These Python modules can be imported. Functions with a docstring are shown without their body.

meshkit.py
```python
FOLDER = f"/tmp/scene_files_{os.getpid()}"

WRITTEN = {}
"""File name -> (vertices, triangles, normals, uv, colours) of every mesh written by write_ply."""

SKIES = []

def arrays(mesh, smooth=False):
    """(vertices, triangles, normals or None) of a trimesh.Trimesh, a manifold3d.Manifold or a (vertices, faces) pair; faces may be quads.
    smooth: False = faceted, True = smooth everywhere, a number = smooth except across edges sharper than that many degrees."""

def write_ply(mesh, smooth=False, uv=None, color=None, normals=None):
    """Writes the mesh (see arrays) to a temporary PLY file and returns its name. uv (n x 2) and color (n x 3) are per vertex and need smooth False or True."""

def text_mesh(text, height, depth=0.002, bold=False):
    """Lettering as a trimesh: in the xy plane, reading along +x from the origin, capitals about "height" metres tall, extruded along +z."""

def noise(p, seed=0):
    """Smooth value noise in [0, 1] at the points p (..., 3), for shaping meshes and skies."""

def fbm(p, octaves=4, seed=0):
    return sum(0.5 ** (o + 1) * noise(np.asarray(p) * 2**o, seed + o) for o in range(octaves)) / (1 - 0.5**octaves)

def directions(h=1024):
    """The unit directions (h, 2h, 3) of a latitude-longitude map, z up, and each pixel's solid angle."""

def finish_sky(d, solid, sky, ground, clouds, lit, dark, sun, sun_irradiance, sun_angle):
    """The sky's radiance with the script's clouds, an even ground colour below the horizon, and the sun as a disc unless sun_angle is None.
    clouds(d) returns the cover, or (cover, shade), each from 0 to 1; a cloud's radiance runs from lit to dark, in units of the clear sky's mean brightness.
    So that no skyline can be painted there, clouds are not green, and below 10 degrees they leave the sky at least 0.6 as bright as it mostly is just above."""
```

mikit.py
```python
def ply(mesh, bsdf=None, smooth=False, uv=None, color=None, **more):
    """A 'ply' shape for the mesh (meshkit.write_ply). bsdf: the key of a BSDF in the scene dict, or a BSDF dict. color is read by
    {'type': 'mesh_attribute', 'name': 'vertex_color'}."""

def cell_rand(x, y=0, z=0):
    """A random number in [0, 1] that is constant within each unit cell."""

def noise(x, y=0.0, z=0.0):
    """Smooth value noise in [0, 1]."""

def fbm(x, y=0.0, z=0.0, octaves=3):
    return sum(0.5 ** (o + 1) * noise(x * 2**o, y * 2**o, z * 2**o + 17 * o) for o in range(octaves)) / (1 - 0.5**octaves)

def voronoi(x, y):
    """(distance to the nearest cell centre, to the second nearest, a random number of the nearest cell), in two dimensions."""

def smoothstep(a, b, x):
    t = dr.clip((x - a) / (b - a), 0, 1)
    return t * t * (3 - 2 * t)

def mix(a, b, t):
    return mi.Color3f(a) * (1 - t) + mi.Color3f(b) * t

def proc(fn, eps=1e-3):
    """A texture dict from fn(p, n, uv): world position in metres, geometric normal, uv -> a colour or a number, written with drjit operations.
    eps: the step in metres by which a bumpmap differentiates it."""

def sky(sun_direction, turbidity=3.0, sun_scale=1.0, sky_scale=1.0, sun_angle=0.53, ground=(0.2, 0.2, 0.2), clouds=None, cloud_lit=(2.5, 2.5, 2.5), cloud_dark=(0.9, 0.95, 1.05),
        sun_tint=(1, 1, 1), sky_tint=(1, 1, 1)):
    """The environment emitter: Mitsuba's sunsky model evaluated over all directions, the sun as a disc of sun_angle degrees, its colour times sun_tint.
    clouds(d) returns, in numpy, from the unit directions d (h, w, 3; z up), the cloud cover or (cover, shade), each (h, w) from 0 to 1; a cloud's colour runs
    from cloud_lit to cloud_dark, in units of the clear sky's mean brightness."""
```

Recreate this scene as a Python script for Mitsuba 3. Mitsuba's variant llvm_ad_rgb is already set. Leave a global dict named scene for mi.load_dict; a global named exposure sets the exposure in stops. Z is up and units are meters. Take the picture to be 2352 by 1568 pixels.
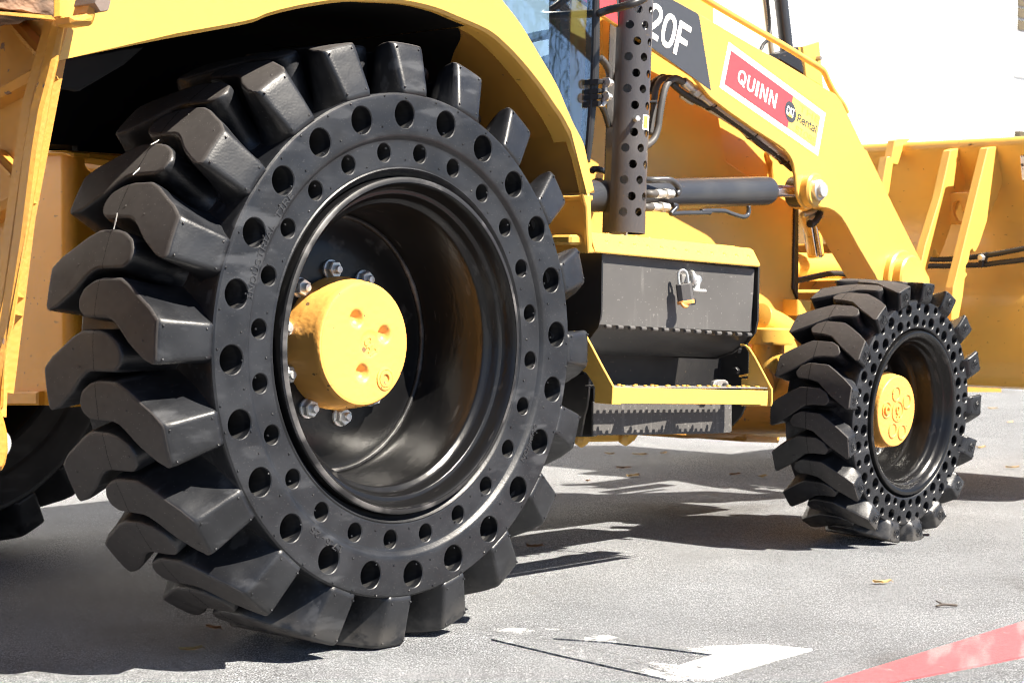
import math, random
import numpy as np, trimesh, manifold3d, mitsuba as mi, drjit as dr
import shapely.geometry as sg
from shapely.geometry.polygon import orient
import mapbox_earcut as earcut
import mikit, meshkit

T = mi.ScalarTransform4f
rng = np.random.default_rng(7)
scene = {'type': 'scene'}
labels = {}

# ------------------------------------------------------------------ camera, sky, exposure
CAM = np.array([-2.896, -2.836, 0.8179])
YAW, PITCH, ROLL, FOC = 0.8510, -0.0359, 0.0034, 4278.9   # survey frame 2352 x 1568
FWD = np.array([math.sin(YAW) * math.cos(PITCH), math.cos(YAW) * math.cos(PITCH), math.sin(PITCH)])
_r = np.array([math.cos(YAW), -math.sin(YAW), 0.0]); _u = np.cross(_r, FWD)
RIGHT = _r * math.cos(ROLL) + _u * math.sin(ROLL)
UP = -_r * math.sin(ROLL) + _u * math.cos(ROLL)
scene['camera'] = {
    'type': 'thinlens', 'fov': math.degrees(2 * math.atan(1176 / FOC)), 'fov_axis': 'x',
    'aperture_radius': 0.0030, 'focus_distance': 4.15, 'near_clip': 0.05, 'far_clip': 400.0,
    'to_world': T().look_at(origin=CAM.tolist(), target=(CAM + FWD).tolist(), up=UP.tolist())}
SUN = np.array([0.24, -0.86, 1.0])
scene['sky'] = mikit.sky(SUN, turbidity=3, sky_scale=0.26, sun_tint=(0.90, 1.0, 1.16), sky_tint=(0.90, 1.0, 1.18), ground=(0.15, 0.15, 0.145))
exposure = 3.65

# ------------------------------------------------------------------ surveying: photo point -> place
def ray(px, py):
    return FWD + (px - 1176) / FOC * RIGHT - (py - 784) / FOC * UP
def site(px, py, y=None, x=None, z=None):
    d = ray(px, py)
    t = (y - CAM[1]) / d[1] if y is not None else (x - CAM[0]) / d[0] if x is not None else (z - CAM[2]) / d[2]
    return CAM + t * d
def site_on(px, py, p0, n):
    d = ray(px, py)
    return CAM + d * (((np.asarray(p0) - CAM) @ n) / (d @ n))
def zp(ox, oy, s, pts):
    return [((ox + x / s) * 0.574219, (oy + y / s) * 0.574219) for x, y in pts]

# ------------------------------------------------------------------ materials
noise, fbm, voronoi, smoothstep, mix = mikit.noise, mikit.fbm, mikit.voronoi, mikit.smoothstep, mikit.mix
def two(b): return {'type': 'twosided', 'bsdf': b}
def rgb(*c): return {'type': 'rgb', 'value': list(c)}
def pri(col, rough, metallic=0.0, spec=0.5, **k):
    c = col if isinstance(col, dict) else rgb(*col)
    r = rough if isinstance(rough, dict) else float(rough)
    return {'type': 'principled', 'base_color': c, 'roughness': r, 'metallic': float(metallic), 'specular': float(spec), **k}
def bump(b, fn, scale, eps=1e-3): return {'type': 'bumpmap', 'arbitrary': mikit.proc(fn, eps), 'scale': float(scale), 'bsdf': b}

HR = 0.662                       # rear hub height
FC = np.array([2.2097, 0.0, 0.3971])   # front hub

def rubber_col(cx, cz, rt, y0, y1):
    def fn(p, n, uv):
        r = dr.sqrt(dr.square(p.x - cx) + dr.square(p.z - cz))
        a = fbm(p.x * 14, p.y * 14, p.z * 14, 4)
        b = noise(p.x * 90, p.y * 90, p.z * 90)
        scuff = smoothstep(0.57, 0.74, fbm(p.x * 9 + 5, p.y * 34, p.z * 26, 4)) * smoothstep(0.35, 0.65, fbm(p.x * 4, p.y * 4 + 3, p.z * 4, 3)) * 1.5
        c = mix((0.0055, 0.0062, 0.0082), (0.0135, 0.0148, 0.0180), smoothstep(0.3, 0.75, a))
        c = mix(c, (0.070, 0.073, 0.080), dr.clip(scuff * 0.28, 0, 1))
        hole = smoothstep(0.016, 0.022, p.y) * smoothstep(rt - 0.125, rt - 0.130, r)
        c = mix(c, (0.040, 0.037, 0.034), hole * 0.7 * a)
        dust = smoothstep(0.26, 0.0, p.z + 0.16 * a) * smoothstep(rt - 0.09, rt - 0.02, r) * smoothstep(0.35, 0.6, fbm(p.x * 30, p.y * 30, p.z * 30 + 4, 4))
        seam = (1 - smoothstep(0.0008, 0.0016, dr.abs(p.y - y0 - 0.004 * (noise(p.x * 25, p.z * 25, 1.0) - 0.5)))) * smoothstep(rt - 0.10, rt - 0.06, r)
        tread = smoothstep(rt - 0.004, rt - 0.0015, r)
        c = mix(c, mix((0.030, 0.027, 0.026), (0.048, 0.043, 0.041), a * 0.7 + b * 0.4), tread)
        c = mix(c, (0.13, 0.12, 0.108), dust * 0.5)
        grit = smoothstep(0.86, 0.93, noise(p.x * 260, p.y * 260, p.z * 260))
        return mix(c, (0.16, 0.15, 0.14), grit * (0.10 + 0.25 * tread)) * (1 - 0.9 * seam)
    return fn
def rubber_rough(cx, cz, rt):
    def fn(p, n, uv):
        r = dr.sqrt(dr.square(p.x - cx) + dr.square(p.z - cz))
        a = fbm(p.x * 20, p.y * 20, p.z * 20, 3)
        return 0.31 + 0.3 * smoothstep(0.016, 0.022, p.y) * smoothstep(rt - 0.125, rt - 0.130, r) + 0.22 * a + 0.25 * smoothstep(rt - 0.004, rt - 0.0015, r)
    return fn
def rubber_bump(p, n, uv):
    return fbm(p.x * 60, p.y * 60, p.z * 60, 3) * 0.5 + 0.25 * noise(p.x * 300, p.y * 300, p.z * 300)
scene['rubber'] = two(bump(pri(mikit.proc(rubber_col(0.0, HR, 0.660, 0.233, 0.435)), mikit.proc(rubber_rough(0.0, HR, 0.660)), spec=0.55), rubber_bump, 0.0007))
scene['rubber_small'] = two(bump(pri(mikit.proc(rubber_col(FC[0], FC[2], 0.400, 0.135, 0.27)), mikit.proc(rubber_rough(FC[0], FC[2], 0.400)), spec=0.5), rubber_bump, 0.0006))

scene['rubber_flash'] = two(pri((0.38, 0.38, 0.37), 0.6))
scene['rubber_scuffed'] = two(pri((0.030, 0.031, 0.034), 0.35))
def paint_col(base, dirt, amt):
    def fn(p, n, uv):
        a = fbm(p.x * 5, p.y * 5, p.z * 5, 4)
        speck = smoothstep(0.93, 0.965, noise(p.x * 75, p.y * 75, p.z * 75))
        c = mix(base, dirt, smoothstep(0.45, 0.8, a) * amt)
        return mix(c, (0.10, 0.07, 0.04), speck * 0.55)
    return fn
YEL = (0.63, 0.360, 0.070)
scene['yellow'] = two(pri(mikit.proc(paint_col(YEL, (0.54, 0.32, 0.07), 0.45)), 0.33, clearcoat=0.35, clearcoat_gloss=0.85))
def cast_col(p, n, uv):
    a = fbm(p.x * 9, p.y * 9, p.z * 9, 4)
    chip = smoothstep(0.775, 0.79, fbm(p.x * 42 + 3, p.y * 42, p.z * 20, 3))
    c = mix((0.46, 0.215, 0.034), (0.37, 0.180, 0.042), smoothstep(0.4, 0.75, a) * 0.6)
    return mix(c, (0.10, 0.075, 0.07), chip * 0.8)
scene['cast_yellow'] = two(bump(pri(mikit.proc(cast_col), 0.45), lambda p, n, uv: fbm(p.x * 140, p.y * 140, p.z * 140, 2), 0.0012))
scene['frame_yellow'] = two(pri(mikit.proc(paint_col((0.62, 0.275, 0.022), (0.50, 0.25, 0.04), 0.6)), 0.45))
scene['fender_inside_shade'] = two(pri(mikit.proc(paint_col((0.30, 0.145, 0.020), (0.16, 0.085, 0.03), 0.8)), 0.6))  # fender yellow darkened, the shade of the wheel well put into its colour
def hub_col(p, n, uv):
    a = fbm(p.x * 12, p.y * 12, p.z * 12, 4)
    chip = smoothstep(0.77, 0.79, fbm(p.x * 40 + 9, p.y * 40, p.z * 40, 3))
    return mix(mix((0.74, 0.36, 0.075), (0.66, 0.33, 0.085), a), (0.06, 0.045, 0.04), chip * 0.8)
scene['hub_yellow'] = two(bump(pri(mikit.proc(hub_col), 0.42), lambda p, n, uv: fbm(p.x * 110, p.y * 110, p.z * 110, 2), 0.0010))
def rim_col(p, n, uv):
    a = fbm(p.x * 10, p.y * 25, p.z * 10, 4)
    scr = smoothstep(0.66, 0.82, fbm(p.x * 18, p.y * 90, p.z * 18, 4))
    return mix(mix((0.004, 0.004, 0.0048), (0.008, 0.008, 0.008), a), (0.10, 0.095, 0.09), scr * 0.25)
scene['rim_black'] = two(bump(pri(mikit.proc(rim_col), 0.27, spec=0.38), lambda p, n, uv: fbm(p.x * 30, p.y * 120, p.z * 30, 3), 0.0007))
scene['bare_edge'] = two(pri(mikit.proc(lambda p, n, uv: mix((0.012, 0.012, 0.013), (0.11, 0.105, 0.105), smoothstep(0.45, 0.78, fbm(p.x * 16, p.y * 16, p.z * 16, 5)))), 0.5, metallic=0.1))
scene['black_paint'] = two(pri(mikit.proc(paint_col((0.013, 0.013, 0.014), (0.035, 0.032, 0.029), 0.6)), 0.38))
def dusty_col(p, n, uv):
    a = fbm(p.x * 6, p.y * 6, p.z * 6, 4)
    sp = smoothstep(0.80, 0.9, noise(p.x * 150, p.y * 150, p.z * 150))
    st = smoothstep(0.6, 0.8, fbm(p.x * 60, p.y * 60, p.z * 5, 3))
    c = mix((0.055, 0.053, 0.052), (0.088, 0.085, 0.083), a)
    return mix(mix(c, (0.14, 0.135, 0.13), st * 0.4), (0.20, 0.19, 0.18), sp * 0.45)
scene['dusty_black'] = two(pri(mikit.proc(dusty_col), 0.55, spec=0.4))
scene['guard_black'] = two(pri(mikit.proc(paint_col((0.046, 0.044, 0.048), (0.080, 0.076, 0.076), 0.7)), 0.36))
scene['matt_black'] = two(pri((0.005, 0.005, 0.005), 0.9, spec=0.1))
scene['cylinder_black'] = two(pri(mikit.proc(paint_col((0.030, 0.033, 0.040), (0.06, 0.06, 0.06), 0.6)), 0.28))
scene['hose'] = two(pri(mikit.proc(paint_col((0.045, 0.043, 0.042), (0.085, 0.08, 0.076), 0.8)), 0.55))
scene['hose_dark'] = two(pri((0.014, 0.014, 0.014), 0.5))
scene['chrome'] = two({'type': 'roughconductor', 'material': 'Cr', 'alpha': 0.06})
scene['zinc'] = two(pri((0.62, 0.63, 0.62), 0.34, metallic=0.7))
scene['steel'] = two(pri(mikit.proc(lambda p, n, uv: mix((0.30, 0.29, 0.28), (0.52, 0.50, 0.47), fbm(p.x * 60, p.y * 60, p.z * 60, 3))), 0.42, metallic=0.7))
scene['exhaust'] = two(pri((0.22, 0.215, 0.21), 0.55, metallic=0.3))
scene['tube_gold'] = two(pri((0.55, 0.48, 0.36), 0.3, metallic=0.8))
scene['decal_black'] = two(pri((0.045, 0.048, 0.056), 0.35))
scene['decal_white'] = two(pri((0.82, 0.82, 0.80), 0.4))
scene['decal_red'] = two(pri((0.62, 0.055, 0.065), 0.4))
scene['decal_yellow'] = two(pri((0.80, 0.56, 0.10), 0.4))
scene['decal_ghost'] = two(pri((0.70, 0.44, 0.06), 0.4))
scene['lock_orange'] = two(pri((0.72, 0.31, 0.09), 0.45))
scene['lock_grey'] = two(pri((0.075, 0.072, 0.072), 0.5))
scene['nut_dust'] = two(pri((0.42, 0.36, 0.26), 0.7))
def dirt_col(p, n, uv):
    a = fbm(p.x * 25, p.y * 25, p.z * 25, 4)
    return mix((0.035, 0.024, 0.018), (0.22, 0.13, 0.08), smoothstep(0.3, 0.75, a))
scene['caked_dirt'] = two(bump(pri(mikit.proc(dirt_col), 0.85), lambda p, n, uv: fbm(p.x * 60, p.y * 60, p.z * 60, 4), 0.012))
scene['cab_glass'] = {'type': 'thindielectric', 'int_ior': 2.3, 'specular_transmittance': rgb(0.44, 0.56, 0.66)}
scene['cab_dark'] = two(pri((0.03, 0.03, 0.032), 0.6))
scene['cab_grey'] = two(pri((0.10, 0.13, 0.15), 0.5))

def asphalt_base(p):
    d, d2, w = voronoi(p.x * 145, p.y * 145)
    dd, dd2, ww = voronoi(p.x * 280 + 7, p.y * 280)
    big = fbm(p.x * 0.9, p.y * 0.9, 0.0, 4)
    med = fbm(p.x * 6, p.y * 6, 3.0, 4)
    stone = smoothstep(0.10, 0.55, d2 - d) * (0.35 + 0.65 * w)
    fine = smoothstep(0.05, 0.5, dd2 - dd) * ww
    c = mix((0.052, 0.0545, 0.058), (0.345, 0.356, 0.374), dr.clip(stone * 0.75 + fine * 0.45, 0, 1))
    c = c * (0.72 + 0.52 * big) * (0.80 + 0.40 * med)
    stain = smoothstep(0.62, 0.78, fbm(p.x * 1.7 + 11, p.y * 2.3, 9.0, 4))
    c = mix(c, c * mi.Color3f(0.62, 0.60, 0.58), stain * 0.85)
    rock = smoothstep(0.965, 0.985, noise(p.x * 38, p.y * 38, 2.0))
    return mix(c, mi.Color3f(0.10, 0.09, 0.08), rock * 0.8)
def asphalt_h(p, n, uv):
    d, d2, w = voronoi(p.x * 145, p.y * 145)
    return smoothstep(0.0, 0.5, d2 - d) * (0.5 + 0.5 * w) + 0.4 * noise(p.x * 400, p.y * 400)
scene['asphalt'] = two(bump(pri(mikit.proc(lambda p, n, uv: asphalt_base(p)), 0.72, spec=0.35), asphalt_h, 0.0011, 1.0e-3))
def white_line(p, n, uv):
    w = fbm(p.x * 16, p.y * 16, 1.0, 5); g = noise(p.x * 130, p.y * 130, 1.0)
    keep = smoothstep(0.36, 0.66, w + 0.22 * g - 0.02 + dr.clip((-p.y - 0.52) * 1.5, -0.26, 0.22))
    d, d2, q = voronoi(p.x * 145, p.y * 145); st = smoothstep(0.04, 0.30, d2 - d)
    return mix(asphalt_base(p), mi.Color3f(0.66, 0.655, 0.64) * (0.80 + 0.25 * g), dr.clip(keep, 0, 1) * (0.45 + 0.55 * st))
scene['white_line'] = two(bump(pri(mikit.proc(white_line), 0.65), asphalt_h, 0.0009, 1.2e-3))
def red_line(p, n, uv):
    s = p.x * 0.9 + p.y * 0.43; t = -p.x * 0.43 + p.y * 0.9
    st = smoothstep(0.52, 0.78, fbm(s * 3.0, t * 24, 4.0, 4)); g = noise(p.x * 140, p.y * 140, 1.0)
    c = mix((0.44, 0.085, 0.094), (0.52, 0.21, 0.21), st * 0.7) * (0.82 + 0.3 * g)
    gap = smoothstep(0.76, 0.84, fbm(p.x * 30, p.y * 30, 6.0, 4))
    d, d2, q = voronoi(p.x * 145, p.y * 145); pit = 1 - smoothstep(0.02, 0.22, d2 - d)
    return mix(c, asphalt_base(p), dr.clip(gap * 0.8 + pit * 0.45, 0, 1))
scene['red_line'] = two(bump(pri(mikit.proc(red_line), 0.6), asphalt_h, 0.0008, 1.2e-3))
scene['crack'] = two(pri((0.075, 0.075, 0.075), 0.9))
scene['wall_white'] = two(pri(mikit.proc(lambda p, n, uv: mix((0.80, 0.79, 0.77), (0.74, 0.71, 0.66), smoothstep(0.55, 0.8, fbm(p.x * 2.5, p.y, p.z * 0.7, 4)))), 0.7))
scene['louvre_brown'] = two(pri((0.085, 0.066, 0.036), 0.5))
scene['leaf_tan'] = two(pri((0.46, 0.32, 0.13), 0.7))
scene['leaf_brown'] = two(pri((0.22, 0.11, 0.045), 0.75))
scene['twig_bark'] = two(pri((0.06, 0.045, 0.035), 0.8))
scene['bark'] = two(pri((0.12, 0.085, 0.06), 0.9))
scene['foliage'] = two(pri((0.055, 0.075, 0.028), 0.6))

# ------------------------------------------------------------------ mesh helpers
def mesh(v, f): return trimesh.Trimesh(np.asarray(v, float), np.asarray(f, int), process=False)
def cat(*ms): return trimesh.util.concatenate([m for m in ms])
count = {}
def fresh(key):
    if key not in count:
        count[key] = 0
        return key
    count[key] += 1
    return f'{key}_{count[key]:03d}'
def put(key, m, mat, smooth=35, label=None, cat_=None, group=None, kind=None, number=True, **more):
    k = fresh(key) if number else key
    scene[k] = mikit.ply(m, mat, smooth=smooth, **more)
    d = {}
    if label: d['label'] = label
    if cat_: d['category'] = cat_
    if group: d['group'] = group
    if kind: d['kind'] = kind
    if d: labels[k] = d
    return k
def thing(key, label, cat_, group=None, kind=None):
    k = fresh(key)
    labels[k] = {'label': label, 'category': cat_}
    if group: labels[k]['group'] = group
    if kind: labels[k]['kind'] = kind
    return k

def smooth_path(pts, n=8):
    p = np.asarray(pts, float)
    q = np.vstack([2 * p[0] - p[1], p, 2 * p[-1] - p[-2]])
    out = []
    for i in range(1, len(q) - 2):
        for t in np.linspace(0, 1, n, endpoint=False):
            a, b, c, d = q[i - 1], q[i], q[i + 1], q[i + 2]
            out.append(0.5 * (2 * b + (c - a) * t + (2 * a - 5 * b + 4 * c - d) * t * t + (3 * b - a - 3 * c + d) * t ** 3))
    return np.array(out + [p[-1]])
def tube(pts, rad, sides=14, n=8, smooth=True):
    p = smooth_path(pts, n) if smooth and len(pts) > 2 else np.asarray(pts, float)
    rad = np.broadcast_to(rad, (len(p),)) if np.ndim(rad) == 0 else np.interp(np.linspace(0, 1, len(p)), np.linspace(0, 1, len(rad)), rad)
    t = np.gradient(p, axis=0); t /= np.linalg.norm(t, axis=1, keepdims=True) + 1e-12
    a = np.cross(t[0], [0.3, 0.2, 1.0]); a /= np.linalg.norm(a)
    V, ang = [], np.arange(sides) * 2 * np.pi / sides
    for i in range(len(p)):
        a = a - t[i] * (a @ t[i]); a /= np.linalg.norm(a); b = np.cross(t[i], a)
        V.append(p[i] + rad[i] * (np.cos(ang)[:, None] * a + np.sin(ang)[:, None] * b))
    V = np.vstack(V + [p[:1], p[-1:]]); F = []
    for i in range(len(p) - 1):
        for j in range(sides):
            k = (j + 1) % sides
            F += [[i * sides + j, i * sides + k, (i + 1) * sides + k], [i * sides + j, (i + 1) * sides + k, (i + 1) * sides + j]]
    m = len(p) * sides; L = (len(p) - 1) * sides
    for j in range(sides):
        k = (j + 1) % sides
        F += [[m, k, j], [m + 1, L + j, L + k]]
    return mesh(V, F)
def lathe(profile, p0, axis, n=48, closed=False, ph=0.0):
    """profile: (radius, distance along the axis) from p0."""
    axis = np.asarray(axis, float); axis = axis / np.linalg.norm(axis)
    e1 = np.cross(axis, [0, 0, 1.0]); e1 = e1 / np.linalg.norm(e1) if np.linalg.norm(e1) > 1e-6 else np.array([1.0, 0, 0])
    e2 = np.cross(axis, e1)
    ang = ph + np.arange(n) * 2 * np.pi / n
    ring = np.cos(ang)[:, None] * e1 + np.sin(ang)[:, None] * e2
    V = np.vstack([np.asarray(p0) + axis * h + r * ring for r, h in profile])
    F, k = [], len(profile)
    for i in range(k if closed else k - 1):
        i2 = (i + 1) % k
        for j in range(n):
            j2 = (j + 1) % n
            F += [[i * n + j, i2 * n + j2, i * n + j2], [i * n + j, i2 * n + j, i2 * n + j2]]
    return mesh(V, F)
def rod(p0, p1, r, n=24, c=0.0):
    p0, p1 = np.asarray(p0, float), np.asarray(p1, float); L = np.linalg.norm(p1 - p0)
    prof = [(1e-5, 0), (r - c, 0), (r, c), (r, L - c), (r - c, L), (1e-5, L)] if c else [(1e-5, 0), (r, 0), (r, L), (1e-5, L)]
    return lathe(prof, p0, p1 - p0, n)
def hexnut(p0, axis, r, h, ph=0.2): return lathe([(1e-5, 0), (r, 0), (r, h * 0.85), (r * 0.88, h), (1e-5, h)], p0, axis, 6, ph=ph)
def box(lo, hi):
    m = trimesh.creation.box(np.asarray(hi, float) - lo); m.apply_translation((np.asarray(hi, float) + lo) / 2); return m
def rbox(lo, hi, c=0.006):
    lo, hi = np.asarray(lo, float), np.asarray(hi, float); pts = []
    for s in np.ndindex(2, 2, 2):
        q = np.where(s, hi, lo)
        for k in range(3):
            o = np.where(s, -c, c) * (np.arange(3) != k)
            pts.append(q + o)
    return trimesh.convex.convex_hull(np.array(pts))
def hull(pts): return trimesh.convex.convex_hull(np.asarray(pts, float))

def rounded(pts, r, step=None):
    g = sg.Polygon(pts)
    if r: g = g.buffer(r, quad_segs=6).buffer(-2 * r, quad_segs=6).buffer(r, quad_segs=6)
    if g.is_empty or g.geom_type != 'Polygon': g = sg.Polygon(pts)
    return np.array(orient(g).exterior.coords)[:-1]
def prism(poly, holes, place, t, c=0.004):
    """poly: counter-clockwise 2-D outline; place(points2d, depth) -> 3-D; front at depth 0, chamfer c, back at depth t."""
    rings = [np.asarray(poly, float)] + [np.asarray(h, float) for h in (holes or [])]
    def inset(q, d):
        a, b = q - np.roll(q, 1, 0), np.roll(q, -1, 0) - q
        na, nb = [np.stack([-e[:, 1], e[:, 0]], 1) / (np.linalg.norm(e, axis=1, keepdims=True) + 1e-12) for e in (a, b)]
        m = na + nb; m /= np.maximum((m * na).sum(1, keepdims=True), 0.35)
        return q + m * d
    ins = [inset(q, c) for q in rings] if c else rings
    flat = np.vstack(ins); ends = np.cumsum([len(q) for q in ins]).astype(np.uint32)
    tri = earcut.triangulate_float64(flat, ends).reshape(-1, 3).astype(int)
    full = np.vstack(rings); n = len(full)
    layers = [place(flat, 0.0), place(full, c), place(full, t)] if c else [place(full, 0.0), place(full, t)]
    V = np.vstack(layers); F = [tri, tri[:, ::-1] + n * (len(layers) - 1)]
    s = 0
    for q in rings:
        i = np.arange(len(q)) + s; j = np.roll(i, -1)
        for l in range(len(layers) - 1):
            F += [np.stack([i + l * n, i + (l + 1) * n, j + (l + 1) * n], 1), np.stack([i + l * n, j + (l + 1) * n, j + l * n], 1)]
        s += len(q)
    return mesh(V, np.vstack(F))
def plate(px, y, t, c=0.004, r=0.0, holes=None, front=None):
    """a sheet facing -y whose outline was surveyed in the photograph, at distance y, t thick."""
    P = np.array([site(a, b, y)[[0, 2]] for a, b in px])
    H = [np.array([site(a, b, y)[[0, 2]] for a, b in h]) for h in (holes or [])]
    P = rounded(P, r)
    H = [np.array(orient(sg.Polygon(h), -1).exterior.coords)[:-1] for h in H]
    if len(P) and sg.Polygon(P).exterior.is_ccw is False: P = P[::-1]
    return prism(P, H, lambda q, d: np.stack([q[:, 0], np.full(len(q), y + d), q[:, 1]], 1), t, c)
def plate_xz(P, y, t, c=0.004, r=0.0, holes=None):
    P = rounded(np.asarray(P, float), r)
    H = [np.array(orient(sg.Polygon(h), -1).exterior.coords)[:-1] for h in (holes or [])]
    return prism(P, H, lambda q, d: np.stack([q[:, 0], np.full(len(q), y + d), q[:, 1]], 1), t, c)
def plate_x(px, x, t, c=0.003, r=0.0):
    """a sheet facing -x, outline surveyed at distance x."""
    P = rounded(np.array([site(a, b, x=x)[[1, 2]] for a, b in px]), r)
    return prism(P, None, lambda q, d: np.stack([np.full(len(q), x + d), q[:, 0], q[:, 1]], 1), t, c)
def plate_z(P, z, t, c=0.002, r=0.0, holes=None, tilt=0.0, x0=0.0):
    P = rounded(np.asarray(P, float), r)
    H = [np.array(orient(sg.Polygon(h), -1).exterior.coords)[:-1] for h in (holes or [])]
    return prism(P, H, lambda q, d: np.stack([q[:, 0], q[:, 1], z - d - tilt * (q[:, 0] - x0)], 1), t, c)
def lettering(text, BL, BR, up, y, depth=0.0012, bold=True):
    m = meshkit.text_mesh(text, 1.0, 1.0, bold=bold); v = np.array(m.vertices)
    lo, hi = v.min(0), v.max(0); BL, BR, up = map(np.array, (BL, BR, up))
    a, b = (v[:, 0] - lo[0]) / (hi[0] - lo[0]), (v[:, 1] - max(lo[1], -10)) / (hi[1] - lo[1])
    q = BL[None] + a[:, None] * (BR - BL) + b[:, None] * up
    w = np.array([site(px, py, y) for px, py in q]); w[:, 1] = y - depth * v[:, 2]
    return mesh(w, m.faces)
def arc_lettering(text, r, mid, h, face=-0.0012, cx=0.0, cz=HR, spread=1.0, flip=False):
    m = meshkit.text_mesh(text, h, 1.0); v = np.array(m.vertices); w = v[:, 0].max()
    s = (v[:, 0] - w / 2) * spread
    a = math.radians(mid) - s / r if not flip else math.radians(mid) + s / r
    rr = r + v[:, 1] if not flip else r + h - v[:, 1]
    return mesh(np.stack([cx + rr * np.cos(a), np.where(v[:, 2] > 0.5, face, 0.002), cz + rr * np.sin(a)], 1), m.faces)

# ------------------------------------------------------------------ ground
def grid(x0, x1, y0, y1, z=0.0): return mesh([[x0, y0, z], [x1, y0, z], [x1, y1, z], [x0, y1, z]], [[0, 1, 2], [0, 2, 3]])
put('asphalt_ground', grid(-120, 160, -140, 160), 'asphalt', False, 'sunlit grey asphalt yard with coarse pale aggregate under the machine', 'ground', kind='structure')
gz = lambda q: [site(a, b, z=0.0)[:2] for a, b in q]
W1 = zp(2300, 2400, 1.3096, [(1000, 240), (1270, 272), (720, 425), (560, 405), (640, 350), (880, 290)])
wl = gz([(1150, 1432), (1330, 1452), (1580, 1488), (1750, 1482), (1866, 1493), (1626, 1562), (1530, 1562), (1290, 1508), (1130, 1470)])
inner = gz([(1270, 1468), (1400, 1477), (1640, 1506), (1560, 1530), (1420, 1518), (1275, 1482)])
put('white_parking_line', plate_z(wl, 0.004, 0.004, 0, holes=[inner]), 'white_line', False, 'worn white painted corner of a parking bay on the asphalt', 'marking', kind='structure')
rl = gz([(1890, 1572), (2360, 1426), (2900, 1260), (3050, 1290), (2360, 1508), (2020, 1575), (1950, 1600)])
put('red_kerb_line', plate_z(rl, 0.004, 0.004, 0), 'red_line', False, 'faded red painted stripe crossing the lower right corner of the asphalt', 'marking', kind='structure')
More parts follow.
